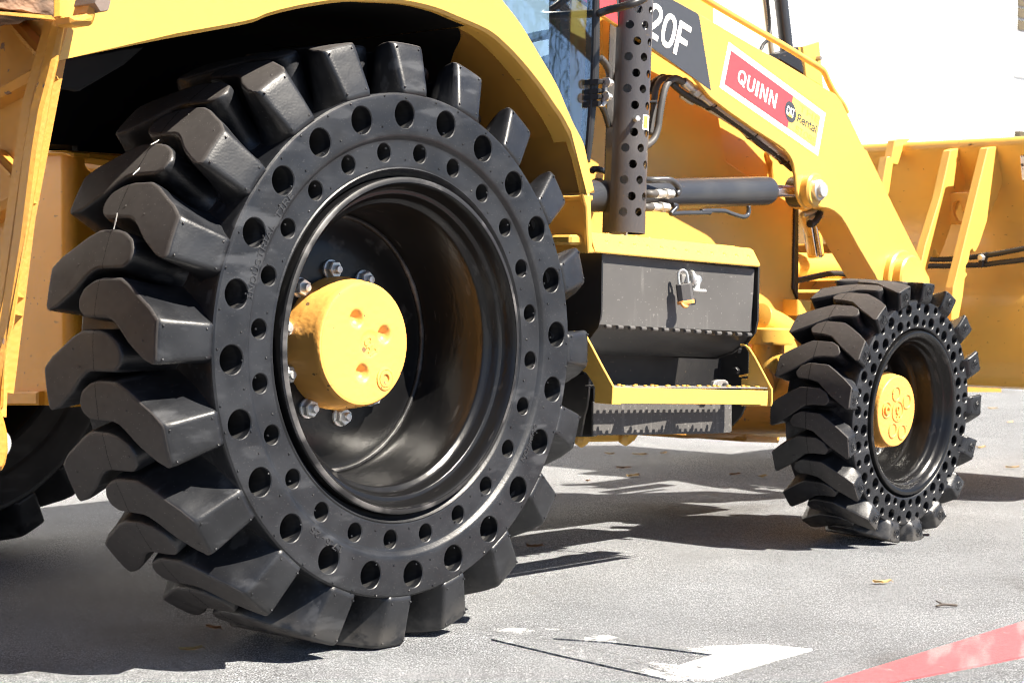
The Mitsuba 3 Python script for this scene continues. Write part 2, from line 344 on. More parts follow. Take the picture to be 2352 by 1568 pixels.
def crack(px, w, seed):
    g = np.random.default_rng(seed); p = np.array(gz(px)); q = smooth_path(p, 14)
    q = q + g.normal(0, 0.0022, q.shape); t = np.gradient(q, axis=0); n = np.stack([-t[:, 1], t[:, 0]], 1); n /= np.linalg.norm(n, axis=1, keepdims=True)
    ww = w * (0.3 + g.random(len(q)))[:, None]
    a, b = q + n * ww, q - n * ww; k = len(q)
    V = np.vstack([np.c_[a, np.full(k, 0.0085)], np.c_[b, np.full(k, 0.0085)]]); i = np.arange(k - 1)
    return mesh(V, np.vstack([np.stack([i, i + 1, i + k + 1], 1), np.stack([i, i + k + 1, i + k], 1)]))
put('pavement_crack', crack([(1090, 1452), (1250, 1476), (1420, 1512), (1530, 1548), (1600, 1566)], 0.0013, 3), 'crack', False, 'thin dark crack along the near edge of the white parking line', 'crack', kind='structure')
put('pavement_crack', crack([(1270, 1452), (1450, 1478), (1620, 1503)], 0.0009, 4), 'crack', False, 'hairline crack inside the white painted corner', 'crack', kind='structure')

# ------------------------------------------------------------------ wheels
def torus_body(profile, cx, cz, seg):
    """closed (r, y) outline turned about the wheel's axis."""
    return lathe([(r, y) for r, y in profile], [cx, 0, cz], [0, 1, 0], seg, closed=True)
def to_manifold(m): return manifold3d.Manifold(manifold3d.Mesh(np.asarray(m.vertices, np.float32), np.asarray(m.faces, np.uint32)))
def from_manifold(M):
    q = M.to_mesh(); return mesh(q.vert_properties[:, :3], q.tri_verts)
def solid(m):
    m = trimesh.Trimesh(m.vertices, m.faces, process=True); m.merge_vertices()
    M = to_manifold(m)
    if M.volume() < 0: m.invert(); M = to_manifold(m)
    return M
def drill(m, holes, depth):
    M, cut = solid(m), []
    C = manifold3d.Manifold.cylinder
    for x, z, r, y0 in holes:
        k = C(depth, r, r, 28) + C(0.002, r + 0.002, r, 28) + C(0.02, r + 0.002, r + 0.002, 28).translate([0, 0, -0.0199])
        cut.append(k.rotate([-90, 0, 0]).translate([x, y0, z]))
    return from_manifold(M - manifold3d.Manifold.batch_boolean(cut, manifold3d.OpType.Add))
def resample(P, n):
    P = np.vstack([P, P[:1]]); L = np.r_[0, np.cumsum(np.linalg.norm(np.diff(P, axis=0), axis=1))]
    s = np.linspace(0, L[-1], n, endpoint=False); return np.stack([np.interp(s, L, P[:, k]) for k in (0, 1)], 1)
def lug_mesh(outline, cx, cz, R, r_side, y_in, th0, fat=1.0, seed=0, nubs=True):
    """outline: (y, degrees) on the tread. Flanks drafted, end face leaning out to the sidewall edge."""
    g = np.random.default_rng(seed)
    P = np.array([(math.radians(a) * R, y) for y, a in outline])
    P = rounded(P, 0.009 if fat > 0.9 else 0.006); P = resample(P, 96)
    if not sg.Polygon(P).exterior.is_ccw: P = P[::-1]
    t = np.roll(P, -1, 0) - np.roll(P, 1, 0); nrm = np.stack([t[:, 1], -t[:, 0]], 1); nrm /= np.linalg.norm(nrm, axis=1, keepdims=True)
    ymin = P[:, 1].min(); wn = np.clip((ymin + 0.034 - P[:, 1]) / 0.030, 0, 1)
    base = r_side - 0.022
    rows = [(base, 0.034), (base + 0.010, 0.026), (r_side - 0.002, 0.0185), (r_side + 0.010, 0.0145), (r_side + (R - r_side) * 0.35, 0.0110), (R - 0.020, 0.0082), (R - 0.0075, 0.0068), (R - 0.0030, 0.0050), (R - 0.0007, 0.0025), (R, -0.0008)]
    rows = [(r, o * fat) for r, o in rows]
    V = []
    for r, off in rows:
        h = np.clip((r - r_side) / (R - r_side), -0.3, 1)
        q = P + nrm * off * (1 - wn if off > 0 else 1)[:, None] if off > 0 else P + nrm * off
        nearin = np.interp(r, [R - 0.022, R - 0.0075, R - 0.003, R - 0.0007, R], [0, 0.0012, 0.0035, 0.0065, 0.0105]) * wn * fat
        y = q[:, 1] + nearin - (ymin - y_in) * (1 - max(h, 0)) * wn + max(r_side - r, 0) * 1.6 * wn
        a = q[:, 0] / R + math.radians(th0)
        V.append(np.stack([cx + r * np.cos(a), y, cz + r * np.sin(a)], 1))
    n = len(P); k = len(rows)
    Pc = P + nrm * rows[-1][1]; Pc[:, 1] += 0.0105 * wn * fat
    tri = earcut.triangulate_float64(Pc, np.array([n], np.uint32)).reshape(-1, 3).astype(int)
    cv, cf = trimesh.remesh.subdivide_to_size(np.c_[Pc, np.zeros(n)], tri, 0.022)
    ca = cv[:, 0] / R + math.radians(th0)
    V = np.vstack(V + [np.stack([cx + R * np.cos(ca), cv[:, 1], cz + R * np.sin(ca)], 1)]); F = [cf + n * k]
    i = np.arange(n); j = np.roll(i, -1)
    for l in range(k - 1):
        F += [np.stack([i + l * n, j + l * n, j + (l + 1) * n], 1), np.stack([i + l * n, j + (l + 1) * n, i + (l + 1) * n], 1)]
    m = mesh(V, np.vstack(F))
    m.merge_vertices()
    if nubs:
        parts = [m]; poly = sg.Polygon(P).buffer(-0.012)
        lo, hi = P.min(0), P.max(0)
        for _ in range(9):
            q = lo + g.random(2) * (hi - lo)
            if poly.contains(sg.Point(q)):
                a = q[0] / R + math.radians(th0); nv = np.array([math.cos(a), 0, math.sin(a)])
                c0 = np.array([cx, q[1], cz]) + nv * (R - 0.001)
                parts.append(lathe([(0.0024, 0), (0.0018, 0.0016 + 0.0015 * g.random()), (1e-5, 0.0024)], c0, nv + g.normal(0, 0.3, 3), 7))
        if fat < 0.9:
            am = math.radians(th0 + (outline[0][1] + outline[-1][1]) / 2); rm = r_side + (R - r_side) * 0.52; er, et = np.array([math.cos(am), 0, math.sin(am)]), np.array([-math.sin(am), 0, math.cos(am)])
            ce = np.array([cx, y_in + (outline[0][0] - y_in) * 0.5 - 0.0042, cz]) + er * rm
            parts.append(tube([ce + 0.0115 * (math.cos(b) * er * 1.1 + math.sin(b) * et) for b in np.linspace(0.6, 6.0, 15)], 0.0014, 6, smooth=False))
            parts.append(tube([ce - 0.006 * er, ce + 0.004 * et, ce + 0.006 * er - 0.004 * et], 0.0016, 6, smooth=False))
        a0, a1 = math.radians(th0 + outline[0][1]), math.radians(th0 + outline[-1][1])
        for hh in (0.12, 0.90):
            for ff in (0.14, 0.86):
                a = a0 + (a1 - a0) * ff; r = r_side + (R - r_side) * hh
                yy = y_in + (outline[0][0] - y_in) * hh
                parts.append(lathe([(0.0026, 0), (0.0020, 0.0026), (1e-5, 0.0031)], [cx + r * math.cos(a), yy + 0.001, cz + r * math.sin(a)], [0, -1, 0.3], 7))
        m = cat(*parts)
    return m
def flip_y(outline, width): return [(width - y, a) for y, a in outline]

machine = thing('backhoe_loader', 'yellow backhoe loader with solid black tyres, lift arm and raised front bucket', 'backhoe')
LB = machine + '__'

# rear wheel ---------------------------------------------------------
REAR_LUG = [(0.029, -4.0), (0.086, -6.8), (0.135, -9.4), (0.165, -10.5), (0.221, -10.5), (0.248, -10.0), (0.276, -8.7), (0.287, -7.0), (0.284, -5.4), (0.266, -4.4), (0.19, -4.3), (0.171, -3.8), (0.151, -2.6), (0.119, -0.1), (0.073, 2.5), (0.031, 4.0)]
RWID = 0.435
def rear_profile(width):
    half = [(0.360, 0.060), (0.366, 0.036), (0.374, 0.020), (0.382, 0.0135), (0.3845, 0.0105), (0.3875, 0.0128), (0.392, 0.0118), (0.440, 0.0118), (0.447, 0.0100), (0.4535, 0.0030), (0.459, 0.0004), (0.470, 0.0), (0.536, 0.0), (0.5425, 0.0012), (0.5465, 0.0050), (0.548, 0.012), (0.543, 0.035), (0.536, 0.075), (0.531, 0.130), (0.533, 0.190)]
    return half + [(r, width - y) for r, y in half[::-1]]
def rear_wheel(name, y0, mirror, full):
    W = LB + name + '__'
    body = torus_body(rear_profile(RWID), 0, HR, 240)
    holes = [(0.5 * math.cos(1.5989 - k * math.pi / 12), HR + 0.5 * math.sin(1.5989 - k * math.pi / 12), 0.0295, 0.0) for k in range(24)]
    holes += [(0.4205 * math.cos(1.464 - k * math.pi / 12), HR + 0.4205 * math.sin(1.464 - k * math.pi / 12), 0.0200, 0.0118) for k in range(24)]
    tyre = drill(body, holes, 0.17)
    if full:
        g = np.random.default_rng(5); nub = []
        for r, m_, off in ((0.538, 40, 0.0), (0.476, 48, 0.3), (0.432, 24, 0.14), (0.402, 24, 0.02)):
            for k in range(m_):
                a = off + k * 2 * math.pi / m_ + g.normal(0, 0.02); rr = r + g.normal(0, 0.002)
                yb = 0.0 if r > 0.46 else 0.0118
                nub.append(lathe([(0.0024, 0), (0.0018, 0.0020 + 0.001 * g.random()), (1e-5, 0.0028)], [rr * math.cos(a), yb + 0.0004, HR + rr * math.sin(a)], [g.normal(0, 0.3), -1, g.normal(0, 0.3)], 6))
        tyre = cat(tyre, *nub)
    T0 = lambda m: m if not mirror else mesh(np.asarray(m.vertices) * [1, -1, 1] + [0, 2 * y0 - y0 + 0, 0], np.asarray(m.faces)[:, ::-1])
    if mirror: T0 = lambda m: mesh(np.asarray(m.vertices) * [1, -1, 1] + [0, y0, 0], np.asarray(m.faces)[:, ::-1])
    put(W + 'tyre', T0(tyre), 'rubber', 28)
    for k in range(20):
        put(W + 'tread_lug', T0(lug_mesh(REAR_LUG, 0, HR, 0.6605, 0.547, 0.0, 178 + 18 * k, seed=k)), 'rubber', 38)
    for k in range(20):
        m = lug_mesh(REAR_LUG, 0, HR, 0.6605, 0.547, 0.0, 169.3 + 18 * k, seed=50 + k)
        m = mesh(np.asarray(m.vertices) * [1, -1, 1] + [0, RWID, 0], np.asarray(m.faces)[:, ::-1])
        put(W + 'tread_lug', T0(m), 'rubber', 38)
    # rim: flange, bead seats, barrel and disc
    rim = [(0.3660, 0.030), (0.3645, 0.006), (0.3600, 0.0005), (0.3535, 0.000), (0.3480, 0.006), (0.3440, 0.022), (0.3395, 0.031), (0.3330, 0.033), (0.3290, 0.036), (0.3255, 0.050), (0.3195, 0.058), (0.3130, 0.060), (0.3090, 0.066), (0.3060, 0.085), (0.3020, 0.13), (0.2985, 0.19), (0.2955, 0.232), (0.2935, 0.239), (0.2890, 0.242), (0.2835, 0.246), (0.262, 0.245), (0.235, 0.238), (0.200, 0.235), (1e-4, 0.235)]
    put(W + 'rim', T0(lathe(rim, [0, 0, HR], [0, 1, 0], 160)), 'rim_black', 40)
    back = [(0.366, 0.030), (0.362, 0.06), (0.33, 0.09), (0.312, 0.2), (0.312, 0.33), (0.345, 0.40), (0.366, 0.43), (0.36, 0.435), (0.33, 0.41), (0.30, 0.33), (0.30, 0.25)]
    put(W + 'rim_back', T0(lathe(back, [0, 0, HR], [0, 1, 0], 96)), 'rim_black', 40)
    put(W + 'rim_edge', T0(lathe([(0.3665, 0.0070), (0.3652, 0.0015), (0.3605, -0.0015), (0.3545, -0.0012)], [0, 0, HR], [0, 1, 0], 160)), 'bare_edge', 40, 'scuffed bare steel edge of the rim flange')
    g = np.random.default_rng(12)
    bead = tube([(0.2895 * math.cos(a), 0.2425, HR + 0.2895 * math.sin(a)) for a in np.linspace(0, 2 * math.pi, 120)], 0.0052 + 0.0012 * g.random(120), 8, smooth=False)
    put(W + 'weld_bead', T0(bead), 'bare_edge', True)
    hub = [(0.1500, 0.235), (0.1500, 0.205), (0.1465, 0.200), (0.1440, 0.172), (0.1415, 0.168), (0.1408, 0.156), (0.1385, 0.1445), (0.1345, 0.1400), (0.1290, 0.1392), (1e-4, 0.1385)]
    hm = lathe(hub, [0, 0, HR], [0, 1, 0], 128)
    # three cast dimples: displace a finer face
    ang = np.linspace(0, 2 * math.pi, 129)[:-1]; rad = np.linspace(0, 0.1300, 40)[1:]
    Vf = [[0, 0.1385, HR]] + [[r * math.cos(a), 0.1388, HR + r * math.sin(a)] for r in rad for a in ang]
    Vf = np.array(Vf)
    def dent(cx, cz, r0, d):
        q = np.hypot((Vf[:, 0] - cx), (Vf[:, 2] - HR - cz)) / r0
        Vf[:, 1] += d * np.exp(-q ** 4)
    for c in ((-0.024, 0.057), (0.062, 0.020), (-0.006, -0.064)): dent(c[0], c[1], 0.0165, 0.016)
    q = np.hypot(Vf[:, 0] - 0.017, Vf[:, 2] - HR + 0.0) / 0.029
    Vf[:, 1] += 0.0022 * np.exp(-q ** 14)
    Ff = [[0, 1 + j, 1 + (j + 1) % 128] for j in range(128)]
    for i in range(len(rad) - 1):
        for j in range(128):
            a, b = 1 + i * 128 + j, 1 + i * 128 + (j + 1) % 128
            Ff += [[a, b + 128, b], [a, a + 128, b + 128]]
    hubm = cat(lathe(hub[:-1], [0, 0, HR], [0, 1, 0], 128), mesh(Vf, Ff))
    put(W + 'hub_cap', T0(hubm), 'hub_yellow', 40, 'round cast yellow hub cover with three dimples')
    if full:
        q = meshkit.text_mesh('CAT', 0.019, 1.0, bold=True); v = np.array(q.vertices); v[:, 0] -= v[:, 0].mean()
        a = math.radians(-58); x = v[:, 0] * 0.9; zz = (v[:, 1] - 0.0095) * 1.25
        put(W + 'hub_emblem', T0(mesh(np.stack([0.017 + x * math.cos(a) - zz * math.sin(a), np.where(v[:, 2] > 0.5, 0.1392, 0.1425), HR + x * math.sin(a) + zz * math.cos(a)], 1), q.faces)), 'hub_yellow', False)
        pc = np.array([0.064, 0.1392, HR - 0.079])
        put(W + 'drain_plug', T0(cat(lathe([(0.0285, 0.020), (0.0285, 0.004), (0.026, -0.003), (0.0205, -0.004), (0.0195, -0.001), (0.0190, -0.0045), (0.0125, -0.0050), (0.0105, -0.0045), (0.009, 0.006), (1e-4, 0.006)], pc, [0, 1, 0], 40))), 'hub_yellow', 35, 'yellow filler plug with a square socket on the hub')
    for k in range(10):
        a = math.radians(95 - 36 * k); p = np.array([0.1665 * math.cos(a), 0.235, HR + 0.1665 * math.sin(a)])
        wk = W + 'wheel_nut'
        m = cat(lathe([(1e-5, 0), (0.0225, 0), (0.0225, 0.005), (0.017, 0.006)], p, [0, -1, 0], 24), hexnut(p, [0, -1, 0], 0.0205, 0.022, 0.3 * k), lathe([(0.0100, 0), (0.0100, 0.030), (0.008, 0.033), (1e-5, 0.0335)], p, [0, -1, 0], 16))
        put(wk, T0(m), 'zinc', 30)
    if full:
        for t_, r_, a_, h_, sp_ in (('INDUSTRIAL', 0.4600, 157.0, 0.0140, 1.35), ('TIRE', 0.4600, 141.0, 0.0140, 1.5), ('17.5-25', 0.4610, -121.5, 0.0150, 1.25), ('CUSHION', 0.4610, -30.5, 0.0110, 1.35)):
            put(W + 'lettering', arc_lettering(t_, r_, a_, h_, face=-0.0013, spread=sp_), 'rubber_scuffed', False, f'raised moulded word {t_} on the tyre sidewall')
rear_wheel('rear_wheel', 0.0, False, True)
for (ax_, ay_, bx_, by_) in ((306, 402, 322, 386), (262, 527, 270, 490), (347, 333, 366, 322)):
    a_, b_ = site(ax_, ay_, 0.225), site(bx_, by_, 0.225); g_ = np.random.default_rng(int(ax_)); q_ = np.linspace(a_, b_, 9); w_ = np.array([0.001, 0.002, 0.004, 0.0035, 0.006, 0.0045, 0.005, 0.003, 0.001])[:, None] * (0.7 + 0.6 * g_.random((9, 1)))
    put(LB + 'rear_wheel__rubber_flash', mesh(np.vstack([q_ + [0, 0.6, 0.1] * w_, q_ - [0.2, 0.6, 0.1] * w_, q_ + [-0.0015, 0, 0.001]]), [[k_, k_ + 1, k_ + 10] for k_ in range(8)] + [[k_, k_ + 10, k_ + 9] for k_ in range(8)] + [[k_ + 9, k_ + 10, k_ + 19] for k_ in range(8)] + [[k_ + 9, k_ + 19, k_ + 18] for k_ in range(8)]), 'rubber_flash', False, 'pale torn scrap of moulding flash on the tread')
rear_wheel('far_rear_wheel', 2.215, True, False)
put(LB + 'rear_axle', cat(rod([0, 0.236, HR], [0, 1.98, HR], 0.10, 32), box([-0.16, 0.62, HR - 0.17], [0.16, 1.6, HR + 0.17])), 'cast_yellow', 35)

# front wheel (slightly cambered) ------------------------------------
FRONT_LUG = [(-0.018, -5.2), (0.051, -11.2), (0.082, -13.6), (0.147, -13.7), (0.172, -12.0), (0.184, -9.2), (0.174, -7.2), (0.133, -7.0), (0.103, -6.2), (0.051, -0.8), (-0.018, 5.0)]
FWID = 0.240
def front_wheel(name, place, full=True):
    W = LB + name + '__'
    half = [(0.252, 0.050), (0.255, 0.020), (0.259, 0.006), (0.2615, 0.003), (0.264, 0.0012), (0.268, 0.0), (0.338, 0.0), (0.3445, 0.003), (0.347, 0.010), (0.344, 0.035), (0.338, 0.075), (0.336, 0.120)]
    body = torus_body(half + [(r, FWID - y) for r, y in half[::-1]], 0, 0, 190)
    N = 19; st = 2 * math.pi / N; H = []
    for R_, a0, r_ in ((0.2842, 92.6, 0.0168), (0.2776, 82.9, 0.0108), (0.3205, 81.6, 0.0165), (0.3285, 90.5, 0.0112)):
        for k in range(N):
            a = math.radians(a0) - k * st; H.append((R_ * math.cos(a), R_ * math.sin(a), r_, 0.0))
    put(W + 'tyre', place(drill(body, H, 0.10)), 'rubber_small', 28)
    for k in range(17):
        put(W + 'tread_lug', place(lug_mesh(FRONT_LUG, 0, 0, 0.4005, 0.343, -0.010, 171.0 + 360 / 17 * k, 0.45, seed=k)), 'rubber_small', 38)
    for k in range(17):
        m = lug_mesh(FRONT_LUG, 0, 0, 0.4005, 0.343, -0.010, 160.4 + 360 / 17 * k, 0.45, seed=90 + k)
        put(W + 'tread_lug', place(mesh(np.asarray(m.vertices) * [1, -1, 1] + [0, FWID, 0], np.asarray(m.faces)[:, ::-1])), 'rubber_small', 38)
    rim = [(0.2545, 0.040), (0.2550, 0.004), (0.2520, -0.004), (0.2440, -0.006), (0.2350, -0.002), (0.2290, 0.010), (0.2255, 0.018), (0.2215, 0.021), (0.2180, 0.024), (0.2150, 0.034), (0.2110, 0.040), (0.2060, 0.045), (0.2030, 0.060), (0.1990, 0.098), (0.1985, 0.104), (0.1960, 0.108), (0.1900, 0.118), (0.1860, 0.160), (0.1800, 0.168), (0.12, 0.165), (1e-4, 0.165)]
    put(W + 'rim', place(lathe(rim, [0, 0, 0], [0, 1, 0], 128)), 'rim_black', 40)
    put(W + 'rim_back', place(lathe([(0.2545, 0.04), (0.25, 0.1), (0.215, 0.16), (0.215, 0.21), (0.25, 0.24), (0.24, 0.244), (0.20, 0.2), (0.19, 0.17)], [0, 0, 0], [0, 1, 0], 64)), 'rim_black', 40)
    hub = [(0.118, 0.165), (0.118, 0.100), (0.1150, 0.097), (0.1140, 0.082), (0.1120, 0.079), (0.1115, 0.066), (0.1095, 0.0605), (0.1060, 0.058), (1e-4, 0.0575)]
    put(W + 'hub_cap', place(lathe(hub, [0, 0, 0], [0, 1, 0], 96)), 'hub_yellow', 40, 'round yellow front hub cover with raised rings')
    ringp = [(-0.010, 0.055), (0.056, 0.028), (-0.020, -0.058), (0.036, -0.066), (-0.062, 0.008), (0.003, 0.0)]
    for j, (x, z) in enumerate(ringp):
        r = 0.024 if j < 4 else 0.026 if j == 4 else 0.033
        m = lathe([(r, 0.004), (r, -0.0025), (r - 0.003, -0.0032), (r - 0.0055, -0.0015), (r - 0.006, 0.001)], [x, 0.0575, z], [0, 1, 0], 32)
        if j == 4: m = cat(m, lathe([(0.015, 0.003), (0.015, -0.006), (0.008, -0.0065), (0.007, 0.0), (1e-4, 0.0)], [x, 0.0575, z], [0, 1, 0], 24))
        put(W + 'cover_plate' if j < 4 else W + 'filler_plug' if j == 4 else W + 'emblem_ring', place(m), 'hub_yellow', 35)
    q = meshkit.text_mesh('CAT', 0.018, 1.0, bold=True); v = np.array(q.vertices); v[:, 0] -= v[:, 0].mean(); a = math.radians(-76); x, zz = v[:, 0], v[:, 1] - 0.009
    put(W + 'hub_emblem', place(mesh(np.stack([0.003 + x * math.cos(a) - zz * math.sin(a), np.where(v[:, 2] > 0.5, 0.0535, 0.0585), x * math.sin(a) + zz * math.cos(a)], 1), q.faces)), 'hub_yellow', False)
    for k in range(8):
        a = math.radians(20 + 45 * k); p = np.array([0.143 * math.cos(a), 0.165, 0.143 * math.sin(a)])
        put(W + 'wheel_nut', place(cat(hexnut(p, [0, -1, 0], 0.017, 0.018), lathe([(0.008, 0), (0.008, 0.026), (1e-5, 0.027)], p, [0, -1, 0], 12))), 'zinc', 30)
def front_place(m):
    n = np.array([math.sin(-0.0141), -math.cos(-0.0141), -0.0487]); n /= np.linalg.norm(n); ax = -n
    e1 = np.array([ax[1], -ax[0], 0]); e1 /= np.linalg.norm(e1); e2 = np.cross(e1, ax)
    v = np.asarray(m.vertices); return mesh(FC + v[:, :1] * e1 + v[:, 1:2] * ax + v[:, 2:] * e2, m.faces)
front_wheel('front_wheel', front_place)
def far_front(m):
    v = np.asarray(m.vertices); return mesh(np.array([FC[0], 2.2, FC[2] + 0.006]) + v * [1, -1, 1], np.asarray(m.faces)[:, ::-1])
_save = dict(count); front_wheel('far_front_wheel', far_front)

# ------------------------------------------------------------------ fender
A_IN = zp(0, 0, 1.12, [(250, 275), (300, 265), (720, 180), (1100, 110), (1200, 75), (1300, 48), (1420, 25), (1568, 6)]) + [(870, 5), (935, 9), (1000, 24), (1050, 44)] + \
    zp(1950, 0, 2.851, [(0, 370), (200, 530), (400, 740), (600, 990), (750, 1210), (840, 1340), (900, 1450), (960, 1568)]) + zp(1900, 500, 2.613, [(1050, 260), (1130, 480), (1180, 690), (1168, 718)])
A_OUT = zp(1900, 500, 2.613, [(1270, 708), (1250, 620), (1200, 400), (1150, 180)]) + zp(1950, 0, 2.851, [(1000, 1400), (900, 1170), (800, 940), (600, 600), (400, 270), (190, 0)]) + [(1120, -45), (1060, -110), (980, -190), (600, -190), (130, -190), (130, 100)]
A_IN = [tuple(q) for q in smooth_path(A_IN, 4)]
A_OUT = [tuple(q) for q in smooth_path(A_OUT[:-4], 4)] + A_OUT[-4:]
put(LB + 'rear_fender', plate(A_IN + A_OUT, 0.03, 0.022, 0.007), 'yellow', 30, 'glossy yellow rear fender arching over the big tyre')
Y0F = 0.052
arch = np.array([site(a, b, 0.03)[[0, 2]] for a, b in A_IN])
A_N = len(A_IN)
def sheet(curve, y0, y1, t):
    c = np.asarray(curve); d = np.gradient(c, axis=0); n = np.stack([-d[:, 1], d[:, 0]], 1); n /= np.linalg.norm(n, axis=1, keepdims=True)
    P = np.vstack([c, (c + n * t)[::-1]])
    if not sg.Polygon(P).exterior.is_ccw: P = P[::-1]
    return prism(P, None, lambda q, dd: np.stack([q[:, 0], np.full(len(q), y0 + dd), q[:, 1]], 1), y1 - y0, 0)
split = min(range(len(A_IN)), key=lambda i_: abs(A_IN[i_][0] - 1095) + abs(A_IN[i_][1] - 62))
put(LB + 'fender_liner', sheet(arch[8:split + 1], Y0F, 0.69, 0.006), 'matt_black', 30)
put(LB + 'fender_lip', sheet(arch[10:-14] + [0.002, 0.004], Y0F, 0.095, 0.004), 'yellow', 30)
put(LB + 'fender_front', sheet(arch[split:] + [0.006, 0.004], 0.060, 0.70, 0.006), 'fender_inside_shade', 30)
lc = arch[split:] + [0.001, -0.002]; lt = np.linspace(0, 1, len(lc)); ly = np.clip(0.075 + 0.9 * lt, 0, 0.655)
put(LB + 'fender_liner', mesh(np.vstack([np.c_[lc[:, 0], ly, lc[:, 1]], np.c_[lc[:, 0], np.full(len(lc), 0.699), lc[:, 1]]]), [[k_, k_ + 1, k_ + 1 + len(lc)] for k_ in range(len(lc) - 1)] + [[k_, k_ + 1 + len(lc), k_ + len(lc)] for k_ in range(len(lc) - 1)]), 'matt_black', 30)
# lower mudguard in front of the tyre
e0 = site(*zp(1900, 500, 2.613, [(1175, 740)])[0], 0.10); e1 = site(*zp(1900, 500, 2.613, [(1195, 1335)])[0], 0.10)
mg = hull([e0, e1, e0 + [0.012, 0, 0], e1 + [0.012, 0, 0], e0 + [0, 0.55, 0.004], e1 + [0, 0.55, 0.004], e0 + [0.012, 0.55, 0], e1 + [0.012, 0.55, 0]])
put(LB + 'mudguard', cat(mg, rbox(e0 + [-0.006, 0.0, -0.012], e0 + [0.024, 0.56, 0.002], 0.003), rbox(e1 + [-0.05, 0.02, 0.02], e1 + [0.0, 0.5, 0.045], 0.006)), 'yellow', 30)
put(LB + 'mudguard_flange', plate(zp(1900, 500, 2.613, [(1070, 590), (1100, 660), (1168, 760), (1196, 800), (1212, 1100), (1215, 1230), (1265, 1335), (1190, 1340), (1176, 1100), (1165, 860), (1130, 740)]), 0.098, 0.012, 0.003), 'yellow', 30)
scene['flap_dark'] = two(pri((0.016, 0.016, 0.017), 0.85, spec=0.15))
put(LB + 'liner_flap', plate(zp(0, 0, 2.24, [(470, 560), (1120, 430), (1300, 420), (1120, 580), (850, 740), (770, 785), (720, 818), (640, 800), (430, 780)]), 0.24, 0.02, 0.004), 'flap_dark', 30)

# ------------------------------------------------------------------ rear frame panel behind the outrigger
px = -0.40
fz0, fz1 = site(100, 930, x=px)[2], site(151, 346, x=px)[2]
fp = rounded([(0.30, 0.68), (0.30, 1.52), (px, 1.52), (px, 0.68)], 0.03)
fp = fp if sg.Polygon(fp).exterior.is_ccw else fp[::-1]
put(LB + 'rear_frame', prism(fp, None, lambda q, d: np.c_[q, np.full(len(q), fz1 - d)], fz1 - fz0, 0.006), 'frame_yellow', 30)
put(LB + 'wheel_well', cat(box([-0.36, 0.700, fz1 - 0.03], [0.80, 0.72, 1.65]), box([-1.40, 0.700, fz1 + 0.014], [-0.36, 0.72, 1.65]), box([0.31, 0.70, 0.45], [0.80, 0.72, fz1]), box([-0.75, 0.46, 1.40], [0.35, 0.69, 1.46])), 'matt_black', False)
put(LB + 'frame_ledge', plate_x(zp(0, 600, 2.24, [(100, 2), (565, 2), (640, 26), (640, 64), (540, 45), (100, 42)]), px - 0.035, 0.05, 0.006), 'frame_yellow', 30)
put(LB + 'frame_latch', plate_x(zp(0, 600, 2.24, [(718, 80), (780, 72), (1060, 112), (1060, 225), (790, 215), (735, 165)]), px - 0.06, 0.045, 0.012), 'frame_yellow', 30)
put(LB + 'frame_sill', plate_x(zp(0, 1200, 1.96, [(20, 712), (290, 715), (290, 826), (20, 826)]), px - 0.02, 0.05, 0.005), 'frame_yellow', 30)

# swing frame and folded backhoe boom behind the machine (out of the photograph, shading its rear)
put(LB + 'swing_frame', cat(rbox([-1.45, 0.85, 0.35], [-0.95, 1.45, 1.05], 0.03), rod([-1.30, 1.1, 0.30], [-1.30, 1.1, 1.25], 0.09, 24)), 'cast_yellow', 30)
put(LB + 'backhoe_boom', plate_xz([(-1.20, 0.95), (-1.62, 1.6), (-1.75, 2.3), (-1.45, 3.3), (-1.25, 3.3), (-1.40, 2.3), (-1.30, 1.7), (-1.05, 1.05)], 0.98, 0.24, 0.01, 0.02), 'yellow', 30)
put(LB + 'backhoe_stick', plate_xz([(-1.40, 3.2), (-2.35, 1.9), (-2.45, 1.0), (-2.25, 1.0), (-2.15, 1.8), (-1.25, 3.05)], 1.0, 0.2, 0.01, 0.02), 'yellow', 30)
put(LB + 'rear_bucket', plate_xz([(-2.5, 1.05), (-2.2, 1.05), (-1.75, 0.85), (-1.7, 0.45), (-1.9, 0.25), (-2.3, 0.35), (-2.55, 0.7)], 0.8, 0.6, 0.01, 0.03), 'black_paint', 30)

# ------------------------------------------------------------------ outrigger leg, folded up
EDGE_R = zp(0, 0, 2.24, [(612, 160), (545, 540), (490, 790), (400, 1300), (362, 1560)]) + zp(0, 600, 2.24, [(265, 800), (110, 1560)]) + zp(0, 1200, 1.96, [(62, 420), (42, 640), (32, 720), (28, 860)])
EDGE_L = zp(0, 1200, 1.96, [(2, 880), (8, 640), (15, 400)]) + zp(0, 600, 2.24, [(85, 1560), (205, 760), (300, 0)]) + zp(0, 0, 2.24, [(360, 980), (440, 680), (520, 340), (565, 140)])
put(LB + 'outrigger_leg__flange', plate(EDGE_R + EDGE_L, -0.01, 0.03, 0.006), 'cast_yellow', 30)
pa, pb = site(*EDGE_L[1], -0.008), site(*EDGE_L[-1], -0.008)
nx = np.cross(pb - pa, [0, 1, 0]); nx /= np.linalg.norm(nx)
if nx[0] > 0: nx = -nx                    # faces the rear
def rear_plate(px_, off, t, c=0.008, r=0.0):
    p0 = pa - nx * off; ez = (pb - pa) / np.linalg.norm(pb - pa)
    W_ = np.array([site_on(a, b, p0, nx) for a, b in px_]); P = np.stack([W_[:, 1], (W_ - p0) @ ez], 1)
    P = rounded(P, r)
    return prism(P, None, lambda q, d: p0 + np.stack([np.zeros(len(q)), q[:, 0] - p0[1], np.zeros(len(q))], 1) + q[:, 1:2] * ez - nx * d, t, c)
